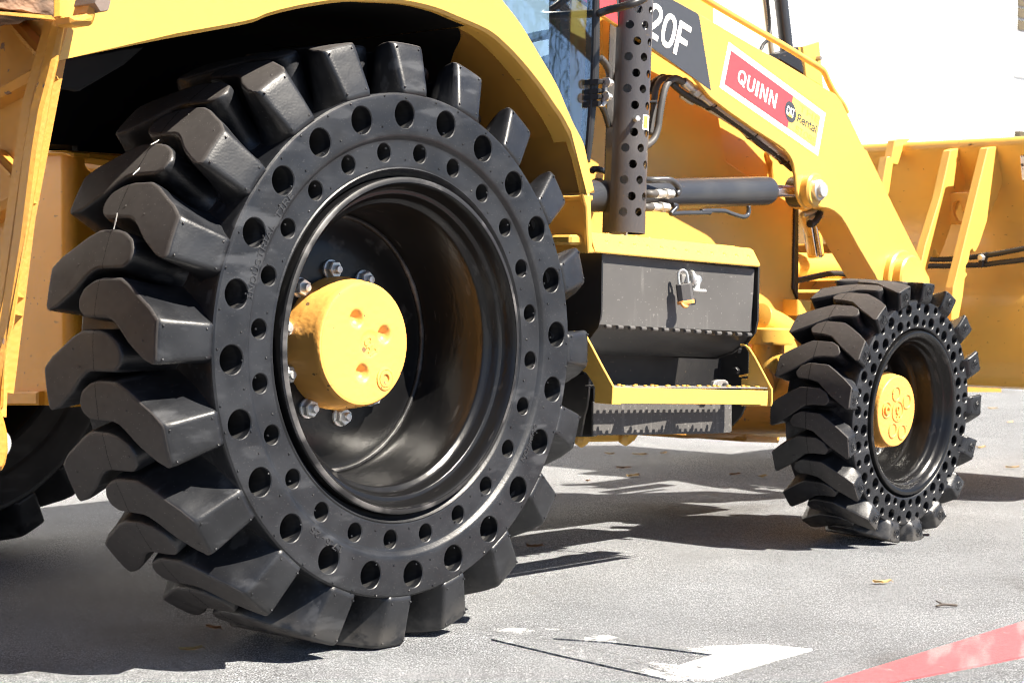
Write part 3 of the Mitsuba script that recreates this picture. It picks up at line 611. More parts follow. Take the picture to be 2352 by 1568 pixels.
L0 = zp(0, 0, 2.24, [(600, 130), (470, 600), (385, 900), (300, 1450)]) + zp(0, 600, 2.24, [(255, 420), (160, 1100)]) + zp(0, 1200, 1.96, [(40, 430), (20, 900)])
L0 = [(a - 20, b) for a, b in L0]
L1 = [(a - 34, b) for a, b in L0[::-1]]
put(LB + 'outrigger_leg__border', rear_plate(L0 + L1, 0.002, 0.026, 0.010), 'cast_yellow', 30)
put(LB + 'outrigger_leg__web', rear_plate([(152, 20), (60, 500), (10, 900), (-150, 900), (-150, 20)], 0.048, 0.02, 0.0), 'cast_yellow', 30)
def band(p, q, w):
    p, q = np.array(p, float), np.array(q, float); d = q - p; n = np.array([-d[1], d[0]]) / np.linalg.norm(d) * w
    return [tuple(p + n), tuple(q + n * 1.25), tuple(q - n * 1.25), tuple(p - n)]
for p, q, w in [((-40, -10), (82, 124), 9), ((-60, 235), (82, 156), 10), ((-40, 338), (30, 410), 9), ((-60, 500), (30, 445), 9), ((-60, 610), (-2, 680), 9), ((-60, 770), (-4, 708), 8)]:
    put(LB + 'outrigger_leg__rib', rear_plate(band(p, q, w), 0.006, 0.046, 0.012), 'cast_yellow', 30)
put(LB + 'outrigger_foot', plate(zp(0, 1200, 1.96, [(-90, 620), (12, 560), (30, 860), (62, 960), (82, 1050), (88, 1180), (66, 1285), (40, 1335), (10, 1346), (-90, 1346)]), -0.05, 0.045, 0.01), 'cast_yellow', 30)
pc = site(*zp(0, 1200, 1.96, [(70, 1130)])[0], 0.0)
put(LB + 'outrigger_pin', rod(pc - [0.010, -0.012, 0], pc + [-0.010, 0.09, 0], 0.026, 24, 0.004), 'zinc', 30)
pd = site(0, 30, -0.06)
padz = site(130, 48, -0.03)
def px3(pts): return np.array([site(a, b, y) for a, b, y in pts])
put(LB + 'outrigger_pad', hull(px3([(-60, 22, -0.05), (118, 36, -0.05), (128, 46, -0.05), (-60, 28, -0.05), (-160, 22, 0.3), (30, 36, 0.3), (40, 46, 0.3), (-160, 28, 0.3)])), 'cast_yellow', 30)
crust = trimesh.creation.box([0.36, 0.34, 0.075]).subdivide().subdivide().subdivide().subdivide()
v = np.array(crust.vertices); v += (meshkit.fbm(v * 30 + 5, 3, 2)[:, None] - 0.5) * [0.012, 0.012, 0.03]
cp = site(112, 10, -0.04); crust = mesh(v + [cp[0] - 0.17, cp[1] + 0.17, cp[2] + 0.014], crust.faces)
put(LB + 'outrigger_pad_rubber', crust, 'caked_dirt', 40, 'dirt caked black rubber of the folded outrigger pad')
bk = zp(0, 0, 2.24, [(826, 20), (890, 0), (888, 60), (870, 160), (850, 215), (820, 232), (690, 228), (650, 205), (642, 150), (720, 150), (800, 120)])
put(LB + 'pad_bracket', plate(bk, -0.06, 0.05, 0.008), 'cast_yellow', 30)
pq = site(*zp(0, 0, 2.24, [(922, 20)])[0], -0.07)
scene['rusty_steel'] = two(pri((0.17, 0.13, 0.11), 0.55, metallic=0.2))
put(LB + 'pad_bolt', hexnut(pq + [0, 0.06, 0], [0, -1, 0], 0.020, 0.06), 'rusty_steel', 30)

# ------------------------------------------------------------------ cab
GY = 0.20
put(LB + 'cab_door__glass', plate([(1128, -60), (1374, -60), (1371, 0), (1367, 181), (1357, 316), (1350, 372), (1346, 410), (1322, 340), (1284, 235), (1240, 140), (1195, 70), (1160, 15)], GY, 0.004, 0), 'cab_glass', False, 'tinted glass of the cab door')
put(LB + 'cab_door__edge_trim', plate([(1371, -60), (1369, 0), (1364, 181), (1354, 316), (1349, 372), (1358, 374), (1365, 316), (1378, 181), (1380, 100), (1380, -60)], GY - 0.008, 0.03, 0.004), 'black_paint', 30)
for q in [(1374, 90), (1365, 190), (1360, 260), (1356, 300)]: pass
cabx0, cabx1 = -0.35, 1.0
put(LB + 'cab_floor', cat(box([-0.3, 0.74, 1.12], [0.95, 1.95, 1.18]), box([-0.30, 0.74, 1.2], [-0.25, 1.95, 1.5])), 'cab_dark', False)
put(LB + 'far_cab_window', box([-0.4, 1.96, 1.1], [1.0, 1.964, 2.2]), 'cab_glass', False)
put(LB + 'cab_roof', rbox([-0.5, 0.22, 2.35], [1.0, 1.98, 2.45], 0.03), 'yellow', 30)
for x in (-0.46, 0.93):
    for y in ((0.26, 1.90) if x > 0 else (1.90,)): put(LB + 'cab_pillar', rbox([x, y, 1.0] if x < 0 else [x, y + (0.10 if y < 1 else 0), 1.02], [x + 0.06, y + (0.05 if x < 0 else 0.14), 2.36], 0.01), 'black_paint', 30)
sw = site(1272, 128, 0.95); nrm = np.array([-0.45, -0.25, 0.85]); nrm /= np.linalg.norm(nrm); s1 = np.cross(nrm, [0, 1, 0]); s1 /= np.linalg.norm(s1); s2 = np.cross(nrm, s1)
put(LB + 'steering_wheel', cat(tube([sw + 0.17 * (math.cos(a) * s1 + math.sin(a) * s2) for a in np.linspace(0, 2 * math.pi, 49)], 0.016, 12, smooth=False), tube([sw + 0.17 * s1, sw - 0.03 * nrm, sw - 0.17 * s1], 0.013, 8), tube([sw, sw + 0.17 * s2], 0.013, 8, smooth=False)), 'cab_grey', True)
put(LB + 'steering_column', rod(sw - 0.02 * nrm, sw - 0.5 * nrm, 0.06, 16), 'cab_grey', 30)
put(LB + 'grab_handle', tube([site(1378, 30, 0.19), site(1386, 27, 0.16), site(1402, 22, 0.12), site(1436, 14, 0.07), site(1462, 5, 0.05), site(1486, -10, 0.05), site(1510, -60, 0.08)], 0.0105, 14), 'black_paint', True)
Z8 = lambda pts: zp(1950, 0, 2.851, pts)
put(LB + 'door_hinge__plate', plate(Z8([(1352, 890), (1378, 885), (1372, 1180), (1335, 1222), (1300, 1210), (1330, 1150), (1348, 1000)]), 0.165, 0.012, 0.002), 'steel', 30)
put(LB + 'door_hinge__block', cat(*[plate(Z8([(1275, a), (1352, a), (1352, b), (1272, b)]), 0.17, 0.03, 0.003) for a, b in ((900, 960), (1010, 1060), (1075, 1130), (1150, 1215))]), 'black_paint', 30)
for a, b in ((1396, 945), (1384, 1105)):
    p = site(*Z8([(a, b)])[0], 0.16)
    put(LB + 'door_hinge__bolt', cat(hexnut(p + [-0.012, 0, 0], [1, -0.15, 0], 0.0088, 0.017), lathe([(0.013, 0), (0.013, 0.004), (0.006, 0.004)], p + [-0.014, 0, 0], [1, -0.15, 0], 16)), 'zinc', 30)

# ------------------------------------------------------------------ perforated exhaust guard
ay = 0.42
q0, q1 = site(1432.5, 536, ay), site(1462, -280, ay)
ax = q1 - q0; LG = np.linalg.norm(ax); ax /= LG
tv = CAM - q0; tv -= ax * (tv @ ax); tv /= np.linalg.norm(tv); sv = np.cross(ax, tv)
if sv @ RIGHT < 0: sv = -sv
GR = 0.0605
def gpt(a, r, h): return q0 + ax * h + r * (math.sin(a) * sv + math.cos(a) * tv)
def guard():
    a0, a1, na = math.radians(-43), math.radians(150), 40
    prof = [(a, GR) for a in np.linspace(a0, a1, na)]
    out = [np.array([math.sin(a), math.cos(a)]) * GR for a, _ in prof]
    inn = [np.array([math.sin(a), math.cos(a)]) * (GR - 0.003) for a, _ in prof]
    left = [out[0] + np.array([-0.020, -0.055]), out[0] + np.array([-0.017, -0.055])]
    poly = [left[0]] + out + inn[::-1] + [left[1]]
    P = np.array(poly)
    if not sg.Polygon(P).exterior.is_ccw: P = P[::-1]
    m = prism(P, None, lambda q, d: q0 + q[:, :1] * sv + q[:, 1:] * tv + ax * d, LG, 0)
    M = solid(m)
    rows = [(1337, 450, 553), (1240, 508, 590), (1138, 457, 562), (1041, 515, 597), (940, 463, 568), (843, 520, 603), (675, 527, 608), (573, 475, 580), (476, 535, 615), (375, 481, 587), (278, 540, 625), (177, 490, 593), (80, 548, 628), (-20, 497, 600), (-120, 555, 635), (-220, 505, 607), (-320, 560, 640)]
    cut = []
    for zy, xa, xb in rows:
        for j, xx in enumerate((xa, xb)):
            sx, sy = zp(2200, 0, 1.568, [(xx, zy)])[0]
            w = site_on(sx, sy, q0, tv) - q0; h = w @ ax
            wide = (zy % 2 == 0)
            odd = rows.index((zy, xa, xb)) % 2 if zy > 700 else (rows.index((zy, xa, xb)) + 1) % 2
            ang = math.radians((-4, 41.5) [j]) if odd == 0 else math.radians((18.5, 64)[j])
            h = h + 0.0
            for extra in ((0, 45.5, 91) if j == 1 else (0,)):
                a = ang + math.radians(extra); d = math.sin(a) * sv + math.cos(a) * tv
                c = trimesh.creation.cylinder(0.0122, segment=[q0 + ax * h + d * 0.035, q0 + ax * h + d * 0.09], sections=20)
                cut.append(solid(c))
    return from_manifold(M - manifold3d.Manifold.batch_boolean(cut, manifold3d.OpType.Add))
put(LB + 'exhaust_guard', guard(), 'guard_black', 25, 'black perforated heat guard around the exhaust stack')
put(LB + 'exhaust_pipe', rod(q0 + ax * -0.03 - tv * 0.026 - sv * 0.016, q1 - tv * 0.026 - sv * 0.016, 0.027, 32), 'exhaust', 30)
bp = gpt(math.radians(19), GR, 0); sx = zp(2200, 0, 1.568, [(545, 765)])[0]; h = (site_on(*sx, q0, tv) - q0) @ ax; bp = gpt(math.radians(19), GR, h); bd = bp - (q0 + ax * h); bd /= np.linalg.norm(bd)
bq = [gpt(math.radians(-43), GR, 0) - sv * 0.020 - tv * 0.054, gpt(math.radians(118), GR - 0.006, 0) - tv * 0.03]
put(LB + 'guard_dark_sheet', hull([b_ + ax * h_ + tv * t_ for b_ in bq for h_ in (0.0, LG) for t_ in (0.0, 0.002)]), 'matt_black', False)  # added black sheet, makes the holes of the open-backed guard look dark
put(LB + 'guard_bolt', cat(lathe([(0.0065, 0), (0.0065, 0.02)], bp, bd, 12), hexnut(bp + bd * 0.016, bd, 0.0088, 0.011)), 'zinc', 30)
sx = zp(2200, 0, 1.568, [(606, 775)])[0]; h = (site_on(*sx, q0, tv) - q0) @ ax
def curved_label(aw0, aw1, h0, h1, r):
    aa = np.linspace(math.radians(aw0), math.radians(aw1), 9); V = [gpt(a, r, hh) for hh in (h0, h1) for a in aa]
    return mesh(V, [[i, i + 1, i + 10] for i in range(8)] + [[i, i + 10, i + 9] for i in range(8)])
put(LB + 'guard_warning_label__backing', curved_label(44, 78, h - 0.022, h + 0.020, GR + 0.0008), 'decal_white', True)
put(LB + 'guard_warning_label__panel', curved_label(46, 66, h - 0.018, h + 0.017, GR + 0.0014), 'decal_yellow', True)
tri = [gpt(math.radians(49), GR + 0.0018, h - 0.012), gpt(math.radians(63), GR + 0.0018, h - 0.012), gpt(math.radians(56), GR + 0.0018, h + 0.012)]
put(LB + 'guard_warning_label__sign', tube(tri + tri[:1], 0.0007, 6, smooth=False), 'decal_black', False)

# ------------------------------------------------------------------ lift arm
AY = 0.42
ARM_TOP = [(1180, -210), (1549, 0), (1600, 28)] + zp(2850, 0, 2.613, [(200, 345), (500, 520), (700, 630), (980, 800), (1200, 935), (1290, 985), (1345, 1050), (1400, 1160)]) + zp(3100, 0, 1.306, [(460, 760), (540, 930), (660, 1180), (780, 1400), (830, 1530)]) + [(2180, 745), (2170, 790), (2120, 800), (2080, 770)]
ARM_LOW = zp(3050, 650, 2.613, [(1180, 1185), (1000, 880), (880, 660), (830, 580), (790, 540), (750, 508), (700, 485), (650, 474), (600, 470), (540, 475), (480, 492), (440, 472), (400, 420), (372, 350), (360, 290), (350, 150), (335, 70)]) + zp(2700, 350, 2.851, [(1355, 880), (1330, 820), (1300, 770), (1255, 715), (1200, 670), (900, 480), (600, 270), (400, 115)]) + zp(2500, 0, 3.484, [(960, 1080), (370, 690)]) + [(1384, 38), (1180, -110)]
put(LB + 'lift_arm', plate(ARM_TOP + ARM_LOW, AY, 0.010, 0.003), 'yellow', 28, 'bright yellow angled loader lift arm carrying decals')
ARM_LEG = [(1990, 345), (2050, 470), (2135, 640), (2130, 780), (2090, 770)] + zp(3050, 650, 2.613, [(1184, 1180), (1003, 876), (884, 657), (832, 577), (792, 538), (752, 506), (702, 483), (655, 476)]) + [(1880, 460), (1910, 330)]
put(LB + 'lift_arm_box', plate(ARM_LEG, AY + 0.0105, 0.12, 0.0), 'yellow', 28)
ARM_WEB = [(1180, -190), (1549, 12), (1700, 92), (1880, 205), (1935, 270), (1900, 300), (1850, 270), (1800, 240), (1740, 200), (1500, 45), (1384, -30), (1180, -160)]
put(LB + 'lift_arm_web', plate(ARM_WEB, AY + 0.0105, 0.13, 0.0), 'yellow', 28)
D = AY - 0.0012
Zd = lambda pts: zp(2500, 0, 3.484, pts)
put(LB + 'model_decal__backing', plate([(1436, -60)] + Zd([(990, 178), (1020, 200), (1037, 245), (1200, 1262), (370, 662)]) + [(1420, 58), (1412, -76)], D, 0.0012, 0), 'decal_black', False)
put(LB + 'model_decal__red_panel', plate([(1340, -128), (1411, -77), (1419, 57), (1384, 33), (1330, -5)], D, 0.0012, 0), 'decal_red', False)
upv = np.array([100, -460]) / 3.484 * 0.574219
for ch, bl, w in (('F', (665, 740), (163, 108)), ('0', (470, 602), (180, 120)), ('2', (268, 462), (182, 121)), ('4', (62, 322), (180, 120))):
    b0 = np.array(Zd([bl])[0]); b1 = np.array(Zd([(bl[0] + w[0], bl[1] + w[1])])[0])
    put(LB + 'model_decal__digit', lettering(ch, b0, b1, upv, D - 0.0004, 0.0010), 'decal_white', False, 'white figure of the 420F model decal' if ch != 'F' else 'white letter F of the 420F decal')
Zq = lambda pts: zp(2850, 0, 2.613, pts)
put(LB + 'company_decal__border', plate(Zq([(170, 440), (1183, 1185), (1103, 1630), (75, 915)]), D, 0.0012, 0), 'decal_white', False, 'white bordered dealer decal on the lift arm')
put(LB + 'company_decal__red_panel', plate(Zq([(195, 530), (845, 1005), (785, 1340), (125, 880)]), D - 0.0008, 0.0008, 0), 'decal_red', False)
put(LB + 'company_decal__yellow_panel', plate(Zq([(845, 1005), (1130, 1215), (1075, 1545), (785, 1340)]), D - 0.0008, 0.0008, 0), 'decal_yellow', False)
def dtext(t, bl, br, up, y, mat, name, bold=True):
    a, b, c = [np.array(q) for q in Zq([bl, br, (bl[0] + up[0], bl[1] + up[1])])]
    put(LB + 'company_decal__' + name, lettering(t, a, b, c - a, y, 0.0008, bold), mat, False)
qa, qb = np.array([252.0, 868.0]), np.array([652.0, 1138.0])
for ch, f0, f1 in (('Q', 0.0, 0.205), ('U', 0.245, 0.425), ('N', 0.585, 0.765), ('N', 0.815, 1.0)):
    dtext(ch, qa + (qb - qa) * f0, qa + (qb - qa) * f1, (28, -150), D - 0.0010, 'decal_white', 'letter')
i0, i1 = qa + (qb - qa) * 0.475, qa + (qb - qa) * 0.535
put(LB + 'company_decal__letter', plate(Zq([i0, i1, i1 + [28, -150], i0 + [28, -150]]), D - 0.0018, 0.0008, 0), 'decal_white', False)
put(LB + 'company_decal__disc', plate(Zq([(815 + 59 * math.cos(a) + 6 * math.sin(a), 1172 + 113 * math.sin(a) + 14 * math.cos(a)) for a in np.linspace(0, 2 * math.pi, 41)[:-1]]), D - 0.0014, 0.0006, 0), 'decal_black', False)
dtext('CAT', (768, 1192), (846, 1242), (14, -92), D - 0.0018, 'decal_white', 'logo')
put(LB + 'company_decal__triangle', plate(Zq([(786, 1205), (836, 1240), (808, 1172)]), D - 0.0030, 0.0006, 0), 'decal_yellow', False)
dtext('Rental', (882, 1268), (1086, 1402), (13, -84), D - 0.0010, 'decal_black', 'word', True)
dtext('THE', (905, 1152), (1112, 1300), (10, -62), D - 0.0009, 'decal_ghost', 'faint_word', False)
dtext('STORE', (862, 1372), (1072, 1518), (10, -66), D - 0.0009, 'decal_ghost', 'faint_word', False)
gr = Zq([(-300, -145), (0, 40), (280, 205), (560, 370), (760, 487), (950, 604), (1110, 700), (1165, 750), (1210, 850), (1250, 930), (1300, 1010), (1360, 1090), (1402, 1180)])
put(LB + 'arm_guard_rail', tube([site(a, b, AY + 0.03) for a, b in gr], 0.0105, 12), 'yellow', True)
# pins
pp = site(1877, 437, 0.390)
put(LB + 'arm_pin__boss', lathe([(0.056, 0.032), (0.056, 0.006), (0.050, 0.0), (1e-4, 0.0)], pp, [0, 1, 0], 48), 'yellow', 35)
put(LB + 'arm_pin__cap', lathe([(0.034, 0.01), (0.034, -0.012), (0.030, -0.015), (0.027, -0.014), (0.025, -0.024), (0.022, -0.027), (1e-4, -0.0275)], pp, [0, 1, 0], 40), 'zinc', 35)
pl = site(2083, 640, 0.385)
put(LB + 'lower_arm_boss', lathe([(0.100, 0.04), (0.100, 0.016), (0.094, 0.010), (0.082, 0.010), (0.082, -0.018), (0.076, -0.024), (1e-4, -0.024)], pl, [0, 1, 0], 56), 'yellow', 35)

# ------------------------------------------------------------------ lift cylinder, tubes and hoses
CY = 0.460
c0, c1, c2 = site(1330, 452, CY + 0.02), site(1766, 438, CY), site(1836, 440, CY)
d = (c1 - c0) / np.linalg.norm(c1 - c0); L = np.linalg.norm(c1 - c0)
put(LB + 'lift_cylinder__barrel', lathe([(1e-4, 0), (0.0425, 0), (0.0455, 0.004), (0.0455, L - 0.020), (0.0425, L - 0.006), (0.036, L), (1e-4, L)], c0, d, 48), 'cylinder_black', 35)
put(LB + 'lift_cylinder__rod', rod(c1, c2, 0.0195, 36), 'chrome', 35)
put(LB + 'lift_cylinder__rod_eye', lathe([(1e-4, -0.03), (0.05, -0.03), (0.05, 0.05), (1e-4, 0.05)], site(1850, 440, CY), [0, 1, 0], 32), 'black_paint', 30)
Zt = lambda pts, ys: [site(a, b, y) for (a, b), y in zip(zp(2350, 650, 4.704, pts), ys)]
TY = 0.395
def path(z, y): return [site(a, b, y) for a, b in z]
ut = zp(2350, 650, 4.704, [(80, 170), (110, 130), (200, 130), (400, 190), (700, 320), (1110, 328), (1480, 322), (1600, 352), (1690, 440), (1718, 520), (1690, 580), (1650, 592)])
put(LB + 'lift_cylinder__upper_tube', tube([site(a, b, y) for (a, b), y in zip(ut, [0.56, 0.56, 0.55, 0.54, 0.50, 0.43, 0.40, TY, TY, TY, TY, TY])], 0.0095, 14), 'cylinder_black', True)
put(LB + 'lift_cylinder__lower_tube', tube(path(zp(2350, 650, 4.704, [(1600, 800), (1660, 808), (1672, 840), (1580, 950), (1600, 965), (1800, 955), (2300, 945)]) + zp(2700, 350, 2.851, [(300, 1412), (545, 1408), (640, 1438), (760, 1474), (820, 1462), (840, 1420), (838, 1350)]), TY + 0.005), 0.0072, 12), 'cylinder_black', True)
for ys, hx0, name in ((590, 100, 'a'), (842, 100, 'b')):
    dy = 0 if ys == 590 else 1
    P_ = lambda x, dyy=0: site(*zp(2350, 650, 4.704, [(x, ys + dyy)])[0], TY)
    sh = -80 if dy else 0
    put(LB + 'supply_hose', tube([site(*q, TY + 0.13) for q in zp(2350, 650, 4.704, [(60, ys - 150 if not dy else ys - 300), (200, ys - 225 if not dy else ys - 345), (400, ys - 120), (800, ys - 30)])] + [P_(1110 + sh), P_(1310 + sh)], 0.0115, 14), 'hose', True)
    dd = P_(1500) - P_(1300); dd /= np.linalg.norm(dd)
    s_ = 1 / 4.704 * 0.574219 / 790
    put(LB + 'hose_fitting', cat(lathe([(0.0095, 0), (0.0135, 0.004), (0.0135, 0.026), (0.0105, 0.032), (0.0095, 0.046), (0.0090, 0.056)], P_(1270 + sh), dd, 18), hexnut(P_(1450 + sh), dd, 0.0158, 0.020), lathe([(0.0115, 0), (0.0115, 0.018), (0.010, 0.020)], P_(1450 + sh) + dd * 0.020, dd, 18)), 'zinc', 30)
Zh = lambda pts: zp(2350, 250, 3.484, pts)
HY = 0.460
put(LB + 'arm_hose', tube(path(Zh([(700, 1230), (850, 1140), (930, 1060), (980, 920), (1005, 740), (1045, 500), (1090, 340), (1150, 255), (1230, 225), (1310, 262), (1345, 295)]), HY), 0.0105, 14), 'hose', True)
put(LB + 'arm_hose', tube(path(Zh([(870, 1000), (900, 800), (925, 620), (940, 430), (985, 290), (1060, 225), (1180, 225), (1260, 290)]), HY + 0.04), 0.0098, 14), 'hose', True)
put(LB + 'arm_hose', tube(path(Zh([(860, 420), (900, 310), (980, 240), (1060, 205), (1160, 280)]), HY + 0.07), 0.0098, 14), 'hose_dark', True)
a0, a1 = site(*Zh([(1330, 268)])[0], HY), site(*Zh([(1720, 566)])[0], HY); dd = (a1 - a0); Lh = np.linalg.norm(dd); dd /= Lh
put(LB + 'arm_fitting', cat(lathe([(0.0125, 0), (0.0155, 0.004), (0.0155, 0.036), (0.011, 0.040), (0.0095, 0.058)], a0, dd, 18), hexnut(a0 + dd * 0.055, dd, 0.0185, 0.026), hexnut(a0 + dd * 0.088, dd, 0.0150, 0.014), lathe([(0.0115, 0.10), (0.0115, Lh)], a0, dd, 18)), 'zinc', 30)
put(LB + 'arm_steel_tube', tube(path(Zh([(1700, 560), (1760, 580)]) + zp(2700, 350, 2.851, [(600, 305), (890, 512), (1100, 672), (1262, 800), (1330, 868), (1370, 950)]), HY + 0.006), 0.0110, 14), 'steel', True)
put(LB + 'arm_steel_tube', tube(path(zp(2700, 350, 2.851, [(60, 100), (180, 180), (270, 195), (700, 450), (830, 560), (1000, 690), (1220, 850), (1330, 940)]), HY + 0.022), 0.0060, 10), 'tube_gold', True)
put(LB + 'arm_hose', tube(path(Zh([(1170, 290), (1300, 405), (1500, 532), (1620, 590)]) + zp(2700, 350, 2.851, [(430, 235), (620, 365), (790, 490), (880, 560), (980, 660), (1120, 740), (1200, 815), (1330, 930)]), HY + 0.012), 0.0092, 12), 'hose_dark', True)
for q in [(420, 178), (885, 512), (1262, 800)]:
    c = site(*zp(2700, 350, 2.851, [(q[0] - 10, q[1] + 18)])[0], HY + 0.008)
    put(LB + 'cable_tie', lathe([(0.021, -0.003), (0.0225, -0.003), (0.0225, 0.003), (0.021, 0.003)], c, [0.75, 0.1, -0.62], 20, closed=True), 'hose_dark', 30)
put(LB + 'hose_clip', plate(Zh([(870, 535), (980, 522), (985, 575), (960, 580), (955, 562), (870, 562)]), HY - 0.02, 0.02, 0.002), 'black_paint', 30)
put(LB + 'door_cable', tube(path(zp(2350, 250, 3.484, [(180, -60), (250, 20), (300, 130), (310, 260)]), 0.44), 0.0105, 10), 'hose', True)
put(LB + 'door_cable', tube(path(zp(2350, 250, 3.484, [(190, 600), (240, 700), (285, 850), (300, 900)]), 0.44), 0.0085, 10), 'hose_dark', True)

# ------------------------------------------------------------------ engine side, chassis
EY = 0.66
put(LB + 'engine_side_panel', plate([(1300, -60), (1640, -60), (1640, 200), (1668, 370), (1826, 474), (1823, 640), (1831, 684), (1740, 800), (1300, 760)], EY, 0.02, 0.004), 'yellow', 30, 'shaded yellow engine side panel below the lift arm')
put(LB + 'engine_side_panel_recess', plate([(1600, 90), (1700, 130), (1840, 260), (1840, 480), (1600, 480)], EY + 0.035, 0.02, 0.0), 'yellow', 30)
put(LB + 'hood_shoulder', plate([(1380, 30), (1500, 110), (1500, 215), (1440, 180), (1380, 150)], EY - 0.05, 0.05, 0.01), 'yellow', 30)
put(LB + 'panel_seal', plate(zp(3050, 650, 2.613, [(340, 470), (380, 470), (378, 1260), (374, 1440), (320, 1320), (326, 1190)]), EY - 0.008, 0.03, 0.002), 'black_paint', 30)
put(LB + 'arm_stop', plate(zp(2700, 350, 2.851, [(1060, 740), (1085, 760), (1110, 800), (1135, 900), (1150, 1000), (1150, 1110), (1120, 1110), (1118, 1000), (1105, 900)]), EY + 0.02, 0.05, 0.004), 'yellow', 30)
put(LB + 'engine_block', cat(box([0.95, 0.80, 0.45], [2.30, 1.55, 1.30]), box([0.2, 0.75, 0.45], [0.95, 1.5, 0.95])), 'cab_dark', False)
Zf = lambda pts: zp(2750, 1250, 2.613, pts)
put(LB + 'front_frame', plate(Zf([(300, 400), (760, -100), (1010, 40), (1090, 110), (1200, 380), (1200, 1300), (975, 1305), (860, 1290), (780, 1250), (700, 1200), (560, 1180), (300, 1180)]), 0.62, 0.25, 0.02), 'yellow', 30)
put(LB + 'belly_frame', plate(zp(2250, 1300, 2.613, [(500, 1000), (1568, 1000)]) + Zf([(900, 960), (975, 1180), (975, 1362), (615, 1350), (592, 1300), (545, 1290), (515, 1310), (0, 1315)]) + zp(2250, 1300, 2.613, [(1300, 1180), (800, 1150)]), 0.72, 0.6, 0.01), 'cast_yellow', 30)
put(LB + 'axle_beam', lathe([(1e-4, 0), (0.075, 0), (0.09, 0.1), (0.11, 0.4), (0.12, 0.7), (1e-4, 0.75)], [FC[0], 0.22, FC[2] + 0.01], [0, 1, 0], 32), 'cast_yellow', 35)
kp = site(*Zf([(845, 300)])[0], 0.50); kq = site(*Zf([(838, 640)])[0], 0.50)
put(LB + 'axle_pivot__post', rod(kq, kp, 0.052, 36), 'yellow', 35)
put(LB + 'axle_pivot__collar', lathe([(1e-4, -0.02), (0.078, -0.02), (0.082, -0.012), (0.082, 0.028), (0.076, 0.034), (1e-4, 0.034)], kp + [0, 0, 0.01], [0.03, 0, 1], 48), 'yellow', 35)
put(LB + 'axle_pivot__arm', tube(path(Zf([(745, 40), (860, 100), (960, 150), (1040, 210)]), 0.52), 0.045, 18), 'yellow', True)
put(LB + 'axle_housing', tube(path(Zf([(700, 760), (860, 745), (1000, 780), (1120, 830)]), 0.52), 0.075, 24), 'cast_yellow', True)
put(LB + 'crossmember', plate(zp(2250, 1300, 2.613, [(120, 1130), (815, 1130), (765, 1212), (120, 1224)]), 0.60, 0.08, 0.006), 'yellow', 30)
for q in [(215, 1195), (675, 1180)]:
    c = site(*zp(2250, 1300, 2.613, [q])[0], 0.585)
    put(LB + 'crossmember_lug', lathe([(0.020, 0.02), (0.024, 0.0), (0.014, -0.012), (1e-4, -0.012)], c, [0, 1, 0.2], 20), 'yellow', 30)
# behind the arm: torque tube and tilt rods
put(LB + 'torque_tube', rod(site(1800, 612, 0.95), site(1990, 614, 0.95), 0.052, 32), 'yellow', 35)
Z3 = lambda pts: zp(3050, 650, 2.613, pts)
put(LB + 'tilt_link', tube(path(Z3([(430, 480), (520, 700), (560, 980)]), 0.86), 0.030, 16), 'yellow', True)
put(LB + 'tilt_rod', tube(path(Z3([(540, 640), (565, 800), (595, 990)]), 0.80), 0.012, 14), 'chrome', True)
put(LB + 'tilt_rod', tube(path(Z3([(405, 480), (440, 700), (485, 980)]), 0.90), 0.006, 10), 'tube_gold', True)
put(LB + 'bent_tube', tube(path(Z3([(420, 545), (480, 530), (540, 505), (548, 470)]), 0.50), 0.0105, 12), 'tube_gold', True)
put(LB + 'bent_tube', tube(path(Z3([(480, 615), (520, 580), (620, 550), (660, 505), (668, 470)]), 0.50), 0.0105, 12), 'tube_gold', True)
put(LB + 'looped_hose', tube(path(Z3([(600, 470), (590, 540), (560, 600), (520, 640), (490, 640)]), 0.49), 0.0125, 12), 'hose_dark', True)
put(LB + 'low_hose', tube(path(Z3([(330, 1240), (400, 1225), (540, 1195), (720, 1160), (860, 1165), (960, 1190)]), 0.70), 0.0105, 12), 'hose_dark', True)
put(LB + 'front_crossbar', plate(Z3([(300, 1330), (900, 1330), (900, 1368), (300, 1368)]), 0.80, 0.08, 0.004), 'yellow', 30)
put(LB + 'front_crossbar', plate(Z3([(300, 1215), (1000, 1215), (1000, 1240), (300, 1240)]), 0.88, 0.08, 0.004), 'yellow', 30)
put(LB + 'front_bracket', plate(Z3([(370, 1430), (520, 1440), (500, 1600), (370, 1600)]), 0.60, 0.08, 0.004), 'yellow', 30)
put(LB + 'front_backing', plate([(1800, 560), (2300, 560), (2300, 900), (1800, 900)], 1.15, 0.05, 0), 'cast_yellow', 30)
# bucket tilt cylinder rising in the middle
put(LB + 'tilt_cylinder__barrel', rod(site(1780, -120, 1.0), site(1812, 160, 1.0), 0.026, 28), 'cylinder_black', 35)
put(LB + 'tilt_cylinder__rod', rod(site(1742, -120, 1.02), site(1775, 150, 1.02), 0.012, 20), 'tube_gold', 35)
put(LB + 'tilt_cylinder__line', tube([site(1756, -60, 0.98), site(1768, 70, 0.98), site(1752, 105, 0.95), site(1740, 130, 0.95)], 0.007, 10), 'hose_dark', True)
put(LB + 'cylinder_bracket', cat(plate(Zq([(945, 490), (1118, 437), (1160, 915), (980, 805), (968, 700)]), 0.98, 0.012, 0.002), plate(Zq([(860, 490), (945, 487), (975, 800), (880, 740)]), 1.02, 0.012, 0.002)), 'yellow', 30)
put(LB + 'cylinder_mount', plate(Zq([(700, 560), (900, 490), (950, 700), (960, 780), (760, 660), (690, 620)]), 0.96, 0.05, 0.004), 'black_paint', 30)
